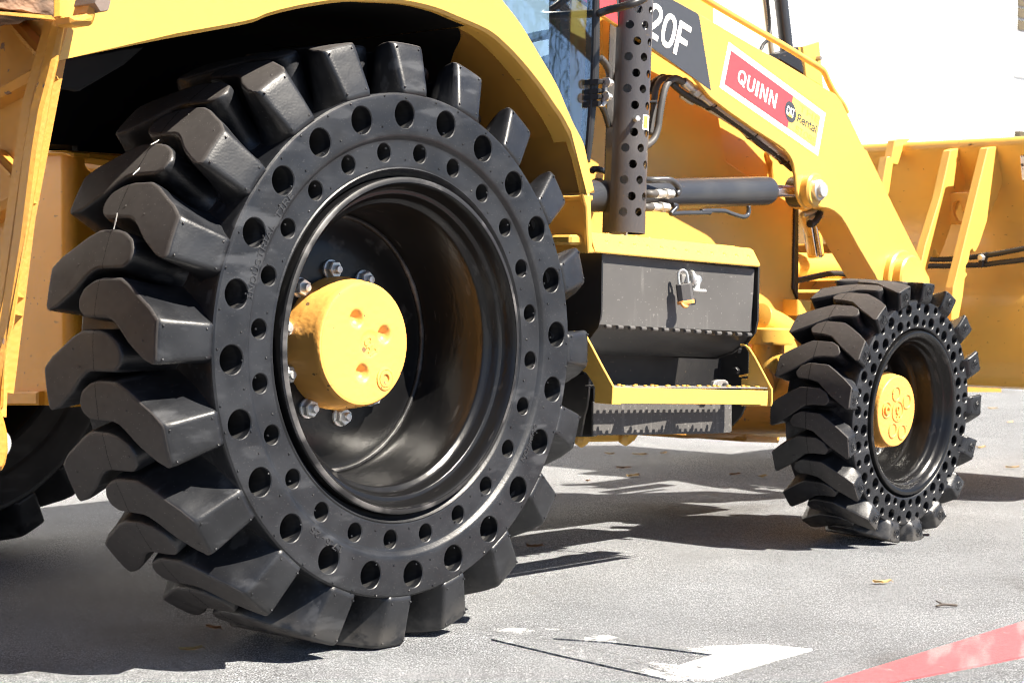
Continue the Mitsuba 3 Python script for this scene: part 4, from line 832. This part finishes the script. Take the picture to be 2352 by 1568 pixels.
p = site(*Zq([(1115, 612)])[0], 0.97); put(LB + 'bracket_bolt', hexnut(p + [0, 0.01, 0], [0, -1, 0], 0.010, 0.02), 'steel', 30)

# ------------------------------------------------------------------ tool box and step
BY = 0.125
Za, Zb = (lambda pts: zp(2300, 850, 3.136, pts)), (lambda pts: zp(2700, 950, 3.136, pts))
SL = 0.041                                 # the machine stands nose down
fl = site(*Za([(345, 575)])[0], BY); fb = site(*Za([(312, 1415)])[0], BY); frr = site(*Zb([(995, 430)])[0], BY); fbr = site(*Zb([(945, 1190)])[0], BY)
put(LB + 'tool_box__door', plate(Za([(348, 505), (340, 1000), (312, 1412)]) + Zb([(947, 1188), (985, 700), (1000, 395)]), BY, 0.012, 0.002), 'dusty_black', 30, 'dusty dark grey metal door of the tool box')
X0, X1 = fl[0] - 0.004, fbr[0] + 0.030
def box_prism(prof, x0, x1, mat_c=0.0, z_at=0.861):
    """prof: (y, z) outline at x = z_at, running along the machine (nose down)."""
    P = np.asarray(prof, float)
    if not sg.Polygon(P).exterior.is_ccw: P = P[::-1]
    return prism(P, None, lambda q, d: np.stack([np.full(len(q), x0 + d), q[:, 0], q[:, 1] - SL * (x0 + d - z_at)], 1), x1 - x0, mat_c)
zt, zb = 0.876, fb[2]
body = [(BY + 0.010, zt + 0.004), (BY + 0.012, zb), (BY + 0.03, zb - 0.028), (BY + 0.075, zb - 0.060), (BY + 0.14, zb - 0.080), (0.60, zb - 0.080), (0.60, zt + 0.02), (BY + 0.09, zt + 0.05)]
put(LB + 'tool_box__body', box_prism(body, X0 + 0.003, X1 - 0.003), 'black_paint', 30)
side = [(BY - 0.006, zt - 0.004), (BY - 0.004, zb + 0.03), (BY + 0.004, zb - 0.006), (BY + 0.03, zb - 0.035), (BY + 0.08, zb - 0.066), (BY + 0.14, zb - 0.086), (0.55, zb - 0.086), (0.55, zt + 0.02), (BY + 0.02, zt + 0.012)]
for x0, x1 in ((X0 - 0.006, X0 + 0.0), (X1 - 0.002, X1 + 0.006)):
    put(LB + 'tool_box__side_panel', box_prism(side, x0, x1), 'black_paint', 30)
lidL, lidR = Za([(205, 238)])[0], Zb([(1068, 352)])[0]
ylo, yhi = BY - 0.024, BY + 0.055
lid_px = [(Za([(262, 468)])[0], ylo), (Zb([(0, 262)])[0], ylo), (Zb([(1060, 352)])[0], ylo), (Zb([(1072, 335)])[0], ylo + 0.006), (Zb([(985, 160)])[0], yhi - 0.01), (Zb([(940, 132)])[0], yhi), (Zb([(880, 127)])[0], yhi), (Za([(1100, 325)])[0], yhi), (Za([(198, 236)])[0], yhi), (Za([(200, 370)])[0], yhi - 0.03)]
L3 = np.array([site(q[0], q[1], y) for q, y in lid_px])
def slab(P3, nrm, t):
    c = P3.mean(0); u, s, vt = np.linalg.svd(P3 - c); n = vt[2]
    if n @ nrm < 0: n = -n
    e1 = vt[0]; e2 = np.cross(n, e1); Q = np.stack([(P3 - c) @ e1, (P3 - c) @ e2], 1)
    if not sg.Polygon(Q).exterior.is_ccw: Q = Q[::-1]
    return prism(Q, None, lambda q, d: c + q[:, :1] * e1 + q[:, 1:] * e2 - n * d, t, 0.0015), n
lid, nl = slab(L3, np.array([0, -1, 0.5]), 0.005)
put(LB + 'tool_box__lid', cat(lid, box_prism([(yhi - 0.001, zt + 0.0465), (yhi, zt + 0.051), (0.5, zt + 0.055), (0.5, zt + 0.05)], X0 + 0.01, X1 - 0.03)), 'yellow', 30, 'yellow folded lid of the tool box with a row of punched buttons')
bt = []
for q in Za([(403, 366), (578, 385), (752, 405), (921, 423), (1088, 438), (1250, 457), (1407, 476), (1560, 497)]) + Zb([(152, 165), (303, 184), (467, 193), (624, 207), (775, 222), (925, 235)]):
    c = site_on(q[0], q[1] , L3.mean(0), nl)
    put(LB + 'tool_box__button_hole_shade', lathe([(0.0042, 0.0016), (1e-5, 0.0030)], c, nl, 12), 'caked_dirt', 30)  # dark disc, the shade down the punched hole painted on
    put(LB + 'tool_box__tread_button', lathe([(0.0075, -0.001), (0.0050, 0.0022), (0.0030, 0.0026), (0.0026, 0.0004), (1e-5, 0.0)], c, nl, 12), 'yellow', 30)
for q in Za([(410, 256), (585, 272), (760, 288), (925, 305), (1095, 325), (1250, 343), (1405, 360), (1550, 375)]) + Zb([(155, 50), (310, 64), (465, 80), (620, 98), (765, 116)]):
    c = site(q[0], q[1], yhi + 0.012)
    put(LB + 'tool_box__tread_button', lathe([(0.0090, -0.004), (0.0060, 0.0020), (0.0030, 0.0026), (1e-5, 0.002)], c - [0, 0, 0.003], [0, 0, 1], 10), 'yellow', 30)
for q in Za([(380, 1405), (530, 1416), (680, 1422), (824, 1432), (967, 1440), (1105, 1448), (1240, 1454), (1374, 1462), (1508, 1468)]) + Zb([(122, 1150), (255, 1158), (388, 1166), (517, 1176), (645, 1183), (772, 1188), (898, 1196)]):
    p = site(q[0], q[1] + 4, BY - 0.002); w = 0.0215
    if q[0] > 1716: w = 0.012
    put(LB + 'tool_box__hinge_knuckle', rod(p, p + [w, 0, -SL * w], 0.0055, 14, 0.001), 'dusty_black', 30)
# latch
LT = Zb([(155, 510)])[0]; lp = site(*LT, BY - 0.012)
put(LB + 'tool_box__latch__plate'.replace('latch__plate', 'latch_plate'), plate(Zb([(92, 462), (160, 455), (215, 470), (222, 520), (215, 575), (90, 575)]), BY - 0.010, 0.010, 0.002), 'steel', 30)
put(LB + 'tool_box__staple', cat(lathe([(0.012, -0.004), (0.021, -0.004), (0.0225, 0.0), (0.021, 0.004), (0.012, 0.004)], lp + [0.004, -0.010, 0], [0.9, -0.5, 0], 24, closed=True)), 'zinc', 35)
put(LB + 'tool_box__latch_handle', cat(plate(Zb([(228, 470), (245, 448), (275, 455), (290, 480), (320, 480), (338, 492), (338, 545), (322, 600), (318, 648), (262, 650), (275, 590), (240, 570)]), BY - 0.026, 0.010, 0.003, r=0.002), tube([site(*q, BY - 0.026) for q in Zb([(215, 655), (262, 662), (320, 668), (378, 670)])], 0.0052, 12), lathe([(0.0065, 0), (0.0065, 0.004), (0.003, 0.004), (1e-5, 0.003)], site(*Zb([(262, 512)])[0], BY - 0.026), [0, -1, 0], 14), rod(site(*Zb([(285, 525)])[0], BY - 0.02), site(*Zb([(285, 525)])[0], BY + 0.004), 0.012, 16)), 'zinc', 35, 'shiny zinc plated T handle of the latch')

# padlock hanging from the staple (a thing of its own)
lock = thing('padlock', 'weatherproof grey and orange padlock hanging on the tool box latch', 'padlock')
lk = site(*Zb([(122, 690)])[0], BY - 0.036)
zl = np.array([-0.13, 0.06, 1.0]); zl /= np.linalg.norm(zl); xl = np.array([0.80, -0.58, 0.0]); xl -= zl * (xl @ zl); xl /= np.linalg.norm(xl); yl = np.cross(zl, xl)
def lockpos(P): P = np.asarray(P, float); return lk + P[:, :1] * xl + P[:, 1:2] * yl + P[:, 2:] * zl
def lprism(outline, z0, z1, c):
    P = rounded(outline, 0.003); m = prism(P, None, lambda q, d: np.c_[q, np.full(len(q), z1 - d)], z1 - z0, c)
    return mesh(lockpos(m.vertices), m.faces)
oct_ = [(-0.021, -0.007), (-0.012, -0.014), (0.012, -0.014), (0.021, -0.007), (0.021, 0.007), (0.012, 0.014), (-0.012, 0.014), (-0.021, 0.007)]
put(lock + '__body', lprism(oct_, -0.020, 0.024, 0.002), 'lock_grey', 30)
put(lock + '__cover', cat(lprism([(a * 1.06, b * 1.1) for a, b in oct_], -0.030, -0.019, 0.003)), 'lock_orange', 30, 'orange rubber cover under the padlock')
put(lock + '__flap', mesh(lockpos((tube([(-0.016, -0.012, -0.026), (-0.013, -0.018, -0.034), (-0.004, -0.012, -0.036), (0.004, -0.004, -0.032)], 0.0045, 10)).vertices), tube([(-0.016, -0.012, -0.026), (-0.013, -0.018, -0.034), (-0.004, -0.012, -0.036), (0.004, -0.004, -0.032)], 0.0045, 10).faces), 'lock_orange', True)
sh = tube([(-0.0125, 0, 0.02), (-0.0125, 0, 0.045), (-0.009, 0, 0.056), (0, 0, 0.060), (0.009, 0, 0.056), (0.0125, 0, 0.045), (0.0125, 0, 0.02)], 0.0038, 12)
put(lock + '__shackle', mesh(lockpos(sh.vertices), sh.faces), 'zinc', True)
put(lock + '__side_mark', lprism([(0.0205, -0.0065), (0.0218, -0.0065), (0.0218, 0.0065), (0.0205, 0.0065)], -0.010, 0.016, 0), 'hose_dark', 30)

# step
SY = 0.050
Zs = lambda pts: zp(2250, 1300, 2.613, pts)
s0, s1 = site(*Zs([(523, 645)])[0], SY), site(*Zf([(845, 815)])[0], SY)
put(LB + 'step__front_channel', plate(Zs([(525, 648), (519, 790), (520, 828), (612, 832), (616, 822)]) + Zf([(760, 962), (770, 974), (835, 978), (838, 940), (845, 815)]), SY, 0.006, 0.0015), 'yellow', 30, 'yellow front bar of the mounting step')
def sloped(P2, z0, t, holes, x0):
    return prism(P2, [np.array(orient(sg.Polygon(h), -1).exterior.coords)[:-1] for h in holes], lambda q, d: np.stack([q[:, 0], q[:, 1], z0 - d - 0.047 * (q[:, 0] - x0)], 1), t, 0)
def scallop(x0, x1, y, amp, n, rev=False):
    out = []
    for i in range(n):
        c = x0 + (x1 - x0) * (i + 0.5) / n; w = (x1 - x0) / n * 0.28
        out += [(c - w, y), (c - w * 0.7, y + amp), (c + w * 0.7, y + amp), (c + w, y)]
    return out[::-1] if rev else out
xa, xb = s0[0] + 0.005, s1[0] + 0.005; wtr = xb - xa
KY = 0.200
zk = [site(*Zs([(700, r_)])[0], KY)[2] for r_ in (885, 1018, 1092)]
ztr = s0[2] - 0.047 * (site(*Zs([(700, 900)])[0], KY)[0] - s0[0])
sl_ = 0.86
yb = KY - (ztr - zk[0]) * sl_; ysa, ysb = KY - (ztr - zk[1]) * sl_, max(KY - (ztr - zk[2]) * sl_, SY + 0.011)
slots = []
for f0, f1, yo in ((0.05, 0.31, 0.0), (0.37, 0.64, -0.006), (0.70, 0.95, -0.002)):
    slots.append([(xa + wtr * f0, ysa + yo), (xa + wtr * f1, ysa - yo)] + scallop(xa + wtr * f0, xa + wtr * f1, ysb, -0.007, 7, True))
outline = [(xa, SY + 0.006), (xb, SY + 0.006), (xb, yb)] + scallop(xa + 0.01, xb - 0.01, yb, -0.007, 26, True) + [(xa, yb)]
outline = np.array(outline)
if not sg.Polygon(outline).exterior.is_ccw: outline = outline[::-1]
put(LB + 'step__tread', sloped(outline, s0[2] + 0.001, 0.003, slots, s0[0]), 'steel', 20, 'punched grip tread of the step')
gm = []
for k in range(30):
    x = xa + wtr * (k + 0.5) / 30; z = s0[2] - 0.047 * (x - s0[0])
    gm.append(lathe([(0.006, -0.001), (0.0045, 0.004), (0.002, 0.0045), (1e-5, 0.003)], [x, SY + 0.015 + 0.02 * (k % 2), z], [0, 0, 1], 8))
    if k % 3 == 0: gm.append(lathe([(0.007, -0.001), (0.0055, 0.005), (0.002, 0.0055), (1e-5, 0.003)], [x, yb - 0.045, z], [0, 0, 1], 8))
put(LB + 'step__grip_buttons', cat(*gm), 'yellow', 30, kind='stuff')
xl_ = s0[0] - 0.003
put(LB + 'step__bracket', plate_x(Zs([(215, 60), (300, 215), (410, 425), (528, 640), (519, 790), (518, 828), (330, 812), (335, 650), (310, 600), (285, 555), (240, 495), (120, 440), (110, 60)]), xl_ - 0.004, 0.006, 0.0015), 'yellow', 30)
xr_ = s1[0] + 0.012
put(LB + 'step__bracket', plate_x(Zf([(640, 365), (700, 460), (880, 800), (880, 940), (868, 975), (560, 975), (560, 690), (600, 690), (630, 700), (632, 680), (620, 660), (535, 675), (535, 658), (600, 655), (635, 630), (640, 420), (600, 350), (548, 345), (548, 330), (600, 335)]), xr_, 0.006, 0.0015), 'yellow', 30)
put(LB + 'step_skirt', plate(Zs([(325, 800), (322, 1150), (900, 1144), (1568, 1133)]) + Zf([(445, 1255), (465, 1240), (466, 930)]), KY, 0.006, 0.0015), 'dusty_black', 30, 'dusty dark skirt plate below the step')
put(LB + 'step_back_wall', plate(Zs([(230, 60), (1700, 60)]) + Zf([(640, 250), (640, 400), (638, 640), (628, 700), (632, 800), (610, 970), (560, 1080), (480, 1180), (440, 1200), (300, 1180)]) + Zs([(230, 1100)]), 0.40, 0.02, 0.002), 'black_paint', 30)
xs = site(*Zf([(640, 500)])[0], 0.30)[0]
put(LB + 'step_side_wall', cat(plate_x(Zf([(230, 330), (520, 300), (600, 350), (638, 400), (636, 630), (600, 690), (630, 700), (632, 800), (606, 970), (560, 1080), (470, 1180), (230, 1150)]), xs, 0.006, 0.0015), plate_x(Zf([(222, 360), (246, 360), (238, 790), (214, 790)]), xs - 0.012, 0.012, 0.002)), 'black_paint', 30)
for q in ((540, 388), (528, 606)):
    p = site(*Zf([q])[0], x=xs)
    put(LB + 'side_wall_bolt', hexnut(p, [-1, 0, 0], 0.012, 0.018), 'black_paint', 30)
xg = site(*Zs([(275, 700)])[0], 0.24)[0]
put(LB + 'left_skirt', plate_x(Zs([(-80, 480), (150, 508), (240, 512), (272, 520), (280, 540), (272, 720), (255, 850), (225, 960), (190, 1160), (-80, 1160)]), xg, 0.006, 0.0015), 'black_paint', 30)
put(LB + 'left_skirt_post', plate_x(Zs([(150, 860), (260, 790), (270, 660), (330, 655), (326, 1150), (300, 1165), (100, 1165)]), xg + 0.035, 0.02, 0.002), 'black_paint', 30)
tq = zp(2750, 1250, 2.613, [(275, 760), (285, 720), (330, 700), (400, 700), (430, 720), (440, 765), (430, 775), (400, 740), (375, 745), (358, 790), (305, 790), (325, 745), (300, 770)])
put(LB + 'dipstick_handle', plate(tq, SY + 0.10, 0.012, 0.003), 'steel', 30, 'grey metal T shaped handle behind the step')

# ------------------------------------------------------------------ bucket
BX = 3.50
Zk = lambda pts: zp(3550, 500, 2.613, pts)
prof = [(3.545, 1.320), (3.505, 1.318), (3.488, 1.300), (3.495, 1.275), (3.560, 1.135), (3.600, 1.05), (3.600, 0.95), (3.555, 0.86), (3.50, 0.800), (3.455, 0.765), (3.432, 0.700), (3.425, 0.610), (3.430, 0.520), (3.445, 0.450), (3.48, 0.410), (3.60, 0.395), (4.25, 0.36), (4.25, 0.375), (3.60, 0.415), (3.49, 0.43), (3.463, 0.47), (3.450, 0.53), (3.445, 0.61), (3.452, 0.69), (3.475, 0.75), (3.515, 0.785), (3.57, 0.845), (3.62, 0.94), (3.62, 1.055), (3.575, 1.15), (3.52, 1.29), (3.545, 1.305)]
def ext_y(P, y0, y1, c=0.0):
    P = np.asarray(P, float)
    if not sg.Polygon(P).exterior.is_ccw: P = P[::-1]
    return prism(P, None, lambda q, d: np.stack([q[:, 0], np.full(len(q), y0 + d), q[:, 1]], 1), y1 - y0, c)
put(LB + 'bucket__shell', ext_y(prof, -0.10, 2.30), 'yellow', 40, 'wide yellow loader bucket seen from behind')
sidep = [(3.50, 1.31), (3.545, 1.315), (4.25, 0.40), (4.25, 0.365), (3.48, 0.415), (3.44, 0.50), (3.43, 0.61), (3.44, 0.70), (3.55, 0.86), (3.60, 1.0), (3.56, 1.13)]
for y in (-0.115, 2.30): put(LB + 'bucket__side_plate', plate_xz(sidep, y, 0.02, 0.003), 'yellow', 30)
def rib(px_, y, t): return plate(px_, y, t, 0.003)
yC = site(*Zk([(1140, 230)])[0], x=3.49)[1]; yB = site(*Zk([(745, 245)])[0], x=3.49)[1]; yA = site(*Zk([(160, 160)])[0], x=3.49)[1]
RC = Zk([(1050, 245), (1075, 232), (1142, 225), (1185, 330), (1220, 560), (1150, 760), (1050, 980), (960, 1250), (925, 1320), (905, 1330), (885, 1295), (865, 1320), (850, 1420), (822, 1470), (818, 1530), (840, 1560)]) + zp(3500, 950, 2.413, [(868, 400), (850, 560), (808, 790), (740, 800), (745, 640), (760, 480)])
put(LB + 'bucket__rib', plate(RC, yC, 0.032, 0.003), 'yellow', 30)
RB = Zk([(660, 272), (690, 255), (752, 240), (790, 330), (830, 560), (800, 720), (700, 960), (600, 1250), (545, 1380), (500, 1300), (480, 1310), (440, 1420), (405, 1568), (330, 1560), (400, 1250), (555, 745)])
put(LB + 'bucket__rib', plate(RB, yB, 0.032, 0.003), 'yellow', 30)
RA = Zk([(80, 165), (110, 148), (235, 140), (240, 160), (200, 185), (150, 290), (110, 420), (60, 410), (20, 700), (-60, 900), (-100, 900), (0, 330), (30, 330), (40, 370)])
put(LB + 'bucket__rib', plate(RA, yA, 0.032, 0.003), 'yellow', 30)
put(LB + 'bucket__rib_crossplate', (lambda x: prism(np.array([site(a, b, x=x)[[1, 2]] for a, b in Zk([(575, 715), (880, 700), (920, 706), (920, 1040), (640, 1040), (560, 905)])])[::-1] if not sg.Polygon([site(a, b, x=x)[[1, 2]] for a, b in Zk([(575, 715), (880, 700), (920, 706), (920, 1040), (640, 1040), (560, 905)])]).exterior.is_ccw else np.array([site(a, b, x=x)[[1, 2]] for a, b in Zk([(575, 715), (880, 700), (920, 706), (920, 1040), (640, 1040), (560, 905)])]), [np.array(orient(sg.Polygon([site(a, b, x=x)[[1, 2]] for a, b in Zk([(728, 782), (760, 800), (775, 880), (800, 940), (840, 985), (840, 1015), (780, 1020), (720, 1000), (690, 940), (678, 870), (690, 810)])]), -1).exterior.coords)[:-1]], lambda q, d: np.stack([np.full(len(q), x + d), q[:, 0], q[:, 1]], 1), 0.02, 0.002))(3.43), 'yellow', 30)
put(LB + 'bucket__top_bead', tube([[3.515, -0.10, 1.306], [3.515, 2.3, 1.306]], 0.026, 16, smooth=False), 'yellow', True)
Zc = lambda pts: zp(3500, 950, 2.413, pts)
for pts, nm in (([(380, 215), (420, 203), (600, 212), (780, 205), (1000, 182), (1200, 152), (1438, 105), (1700, 40)], 0), ([(480, 285), (530, 275), (700, 275), (880, 268), (1050, 262), (1200, 242), (1438, 213), (1700, 150)], 1)):
    put(LB + 'bucket_hose', tube([site(a, b, x=3.36) for a, b in Zc(pts)], 0.0098, 12), 'hose_dark', True)
q = [site(a, b, x=3.35) for a, b in Zc([(1000, 190), (1040, 150), (1072, 145), (1062, 190), (1040, 230), (1045, 285), (1010, 282), (990, 250), (1010, 225)])]
put(LB + 'hose_clamp', plate_x(Zc([(1010, 150), (1075, 140), (1068, 180), (1048, 215), (1040, 288), (985, 285), (990, 240), (1005, 205)]), 3.345, 0.03, 0.004), 'black_paint', 30)
p = site(*Zc([(1022, 192)])[0], x=3.335); put(LB + 'hose_clamp_bolt', hexnut(p + [0.012, 0, 0], [-1, 0, 0], 0.012, 0.02), 'zinc', 30)
xd = 3.525
put(LB + 'bucket_label__backing', plate_x(Zk([(1378, 225), (1560, 208), (1575, 555), (1405, 572)]), 3.502, 0.05, 0), 'decal_white', False, 'white part number sticker at the bucket edge')
def x_text(t, bl, br, up, x, mat, key):
    m = meshkit.text_mesh(t, 1.0, 1.0, bold=False); v = np.array(m.vertices); lo, hi = v.min(0), v.max(0)
    a, b = (v[:, 0] - lo[0]) / (hi[0] - lo[0]), (v[:, 1] - lo[1]) / (hi[1] - lo[1]); bl, br, up = map(np.array, (bl, br, up))
    q = bl[None] + a[:, None] * (br - bl) + b[:, None] * up
    w = np.array([site(c[0], c[1], x=x) for c in q]); w[:, 0] = x - 0.001 * v[:, 2]
    put(key, mesh(w, m.faces), mat, False)
def xk(t, x0, y0, x1, y1, h):
    a, b = Zk([(x0, y0), (x1, y1)]); u = np.array([0, -h / 2.613 * 0.574219]); x_text(t, a, b, u, 3.5010, 'decal_black', LB + 'bucket_label__print')
xk('3', 1402, 300, 1424, 298, 32); xk('1 F', 1396, 336, 1432, 333, 22); xk('1', 1410, 466, 1418, 465, 14)
put(LB + 'bucket_label__symbol', cat(plate_x(Zk([(1384, 232), (1410, 229), (1412, 255), (1386, 257)]), 3.5008, 0.0006, 0), plate_x(Zk([(1394, 405), (1421, 402), (1423, 432), (1396, 434)]), 3.5008, 0.0006, 0)), 'decal_black', False)
for q in [(850, 205)]:
    put(LB + 'bucket__scrape', plate_x(Zk([(838, 212), (868, 198), (882, 200), (850, 216)]), 3.484, 0.004, 0), 'hose_dark', False)

# ------------------------------------------------------------------ building behind
bld = thing('white_building', 'sun bleached white wall of a building behind the loader', 'building')
WY = 6.2
put(bld + '__wall', box([-30, WY, -0.2], [60, WY + 0.4, 7.5]), 'wall_white', False)
la = site(2329, 10, WY)
put(bld + '__vent_frame', box([la[0], WY - 0.03, la[2] - 0.75], [la[0] + 2.4, WY, la[2] + 1.6]), 'wall_white', False)
Zw = lambda pts: zp(3300, 0, 2.24, pts)
zs = [site(*q, WY - 0.04)[2] for q in Zw([(1680, 210), (1680, 100), (1680, -5), (1680, -112), (1680, -220), (1680, -330)])]
for z in zs:
    hgt = 0.105
    put(bld + '__louvre_slat', hull([[la[0] + 0.02, WY - 0.05, z - hgt / 2], [la[0] + 2.4, WY - 0.05, z - hgt / 2], [la[0] + 0.02, WY - 0.034, z + hgt / 2], [la[0] + 2.4, WY - 0.034, z + hgt / 2], [la[0] + 0.02, WY - 0.028, z - hgt / 2], [la[0] + 2.4, WY - 0.028, z - hgt / 2]]), 'louvre_brown', False)
zz = site(*Zw([(1720, 1195)])[0], WY)[2]
put(bld + '__ledge', box([la[0] + 0.05, WY - 0.06, zz - 0.05], [la[0] + 9, WY, zz + 0.02]), 'louvre_brown', False)

# ------------------------------------------------------------------ fallen leaves, twig
def leaf_mesh(L, w, curl, seed):
    g = np.random.default_rng(seed); n = 7; V = []
    for i in range(n):
        t = i / (n - 1); h = w * math.sin(math.pi * min(max(t, 0.02), 0.98)) ** 0.8
        for s in (-1, 0, 1):
            V.append([(t - 0.5) * L, s * h, 0.004 + curl * (abs(s) * 0.5 + 1.2 * (t - 0.5) ** 2) + g.normal(0, 0.0012)])
    F = []
    for i in range(n - 1):
        for s in range(2):
            a = i * 3 + s; F += [[a, a + 3, a + 4], [a, a + 4, a + 1]]
    stem = tube([[0.5 * L, 0, 0.006 + curl * 0.3], [0.62 * L, 0.002, 0.004]], 0.0008, 5, smooth=False)
    return cat(mesh(V, F), stem)
LEAVES = [(2026, 1341, 0.055, 0.3, 'leaf_tan', 'tan leaf lying alone on sunlit asphalt left of the red stripe'),
          (438, 1496, 0.055, 0.55, 'leaf_tan', 'narrow tan wood chip like leaf in the shade below the big tyre'),
          (490, 1447, 0.04, -0.4, 'leaf_brown', 'brown leaf in dark shade beside the lowest tread lugs'),
          (1228, 1258, 0.05, 0.2, 'leaf_brown', 'brown leaf in the dark shadow right of the big tyre'),
          (1454, 1095, 0.07, 0.7, 'leaf_tan', 'pale leaf at the edge of the lit strip between the wheels'),
          (1432, 1077, 0.06, 0.1, 'leaf_brown', 'rusty curled leaf in shade between the wheels'),
          (1400, 1045, 0.05, -0.5, 'leaf_tan', 'pale leaf in shade below the step, the left one of two'),
          (1469, 1046, 0.07, 0.2, 'leaf_tan', 'pale long leaf in shade below the step, the right one of two'),
          (1688, 1092, 0.05, 0.4, 'leaf_brown', 'brown leaf in shade left of the front tyre'),
          (1752, 1097, 0.06, 0.9, 'leaf_tan', 'small yellowish leaf closest to the left side of the front tyre'),
          (1350, 1107, 0.03, 0.9, 'leaf_brown', 'tiny brown crumb of leaf in shade between the wheels'),
          (2280, 940, 0.06, 0.1, 'leaf_tan', 'tan leaf on sunlit asphalt under the bucket corner'),
          (2252, 1030, 0.06, 0.5, 'leaf_tan', 'pale leaf right of the front tyre on sunlit asphalt'),
          (2325, 1076, 0.06, 0.2, 'leaf_tan', 'tan leaf near the right photo edge above the bucket shadow'),
          (2320, 972, 0.055, 0.7, 'leaf_tan', 'tan leaf close to the right photo edge below the bucket'),
          (1524, 1043, 0.05, 0.8, 'leaf_tan', 'pale leaf on the lit strip just under the frame')]
for i, (a, b, L, ang, mt, lab) in enumerate(LEAVES):
    c = site(a, b, z=0.0); m = leaf_mesh(L, L * (0.17 if i != 1 else 0.09), 0.012, i)
    m.apply_transform(trimesh.transformations.rotation_matrix(ang - 0.85, [0, 0, 1])); m.apply_translation(c)
    put('fallen_leaf', m, mt, True, lab, 'leaf', 'fallen leaves on the asphalt')
c = site(2150, 1396, z=0.0)
put('twig', cat(tube([c + [0, 0, 0.005], c + [0.02, -0.01, 0.008], c + [0.05, -0.03, 0.004]], 0.003, 6), tube([c + [0.02, -0.01, 0.007], c + [0.022, 0.012, 0.014]], 0.002, 6, smooth=False)), 'twig_bark', True, 'tiny dark forked twig on sunlit asphalt above the red stripe', 'twig')

# ------------------------------------------------------------------ tree across the yard (mirrored in the cab glass)
tree = thing('pepper_tree', 'weeping tree across the yard whose hanging foliage mirrors in the cab glass', 'tree')
tb = np.array([14.0, -10.2, 0.0])
tr = [tube([tb, tb + [0.1, 0.1, 1.5], tb + [-0.1, 0.2, 3.2], tb + [0.1, 0, 4.6]], [0.26, 0.2, 0.16, 0.1], 14)]
g = np.random.default_rng(21); ends = []
for k in range(12):
    a = k * 0.53 + g.normal(0, 0.2); h = 2.8 + 1.8 * g.random(); p = tb + [0, 0.1, h]
    e = p + [math.cos(a) * (1.6 + g.random()), math.sin(a) * (1.6 + g.random()), 1.4 * g.random() + 0.5]
    tr.append(tube([p, (p + e) / 2 + [0, 0, 0.35], e], [0.07, 0.05, 0.03], 8)); ends += [e, (p + e) / 2 + [0, 0, 0.35]]
put(tree + '__trunk', cat(*tr), 'bark', True)
V, F = [], []
for e in ends:
    for s in range(9):
        o = e + g.normal(0, 0.55, 3) * [1, 1, 0.5]; Ls = 0.7 + 1.6 * g.random()
        for j in range(int(Ls / 0.09)):
            q = o - [0, 0, 0.09 * j] + g.normal(0, 0.025, 3); d1 = g.normal(0, 0.35, 3); d1[2] -= 1.4; d1 /= np.linalg.norm(d1); d2 = np.cross(d1, g.normal(0, 1, 3)); d2 /= np.linalg.norm(d2)
            n0 = len(V); V += [q - d2 * 0.010, q + d1 * 0.10, q + d2 * 0.010, q + d1 * 0.24]; F += [[n0, n0 + 1, n0 + 2], [n0 + 1, n0 + 3, n0 + 2]] if j % 2 else [[n0, n0 + 3, n0 + 2]]
put(tree + '__crown', mesh(V, F), 'foliage', False)
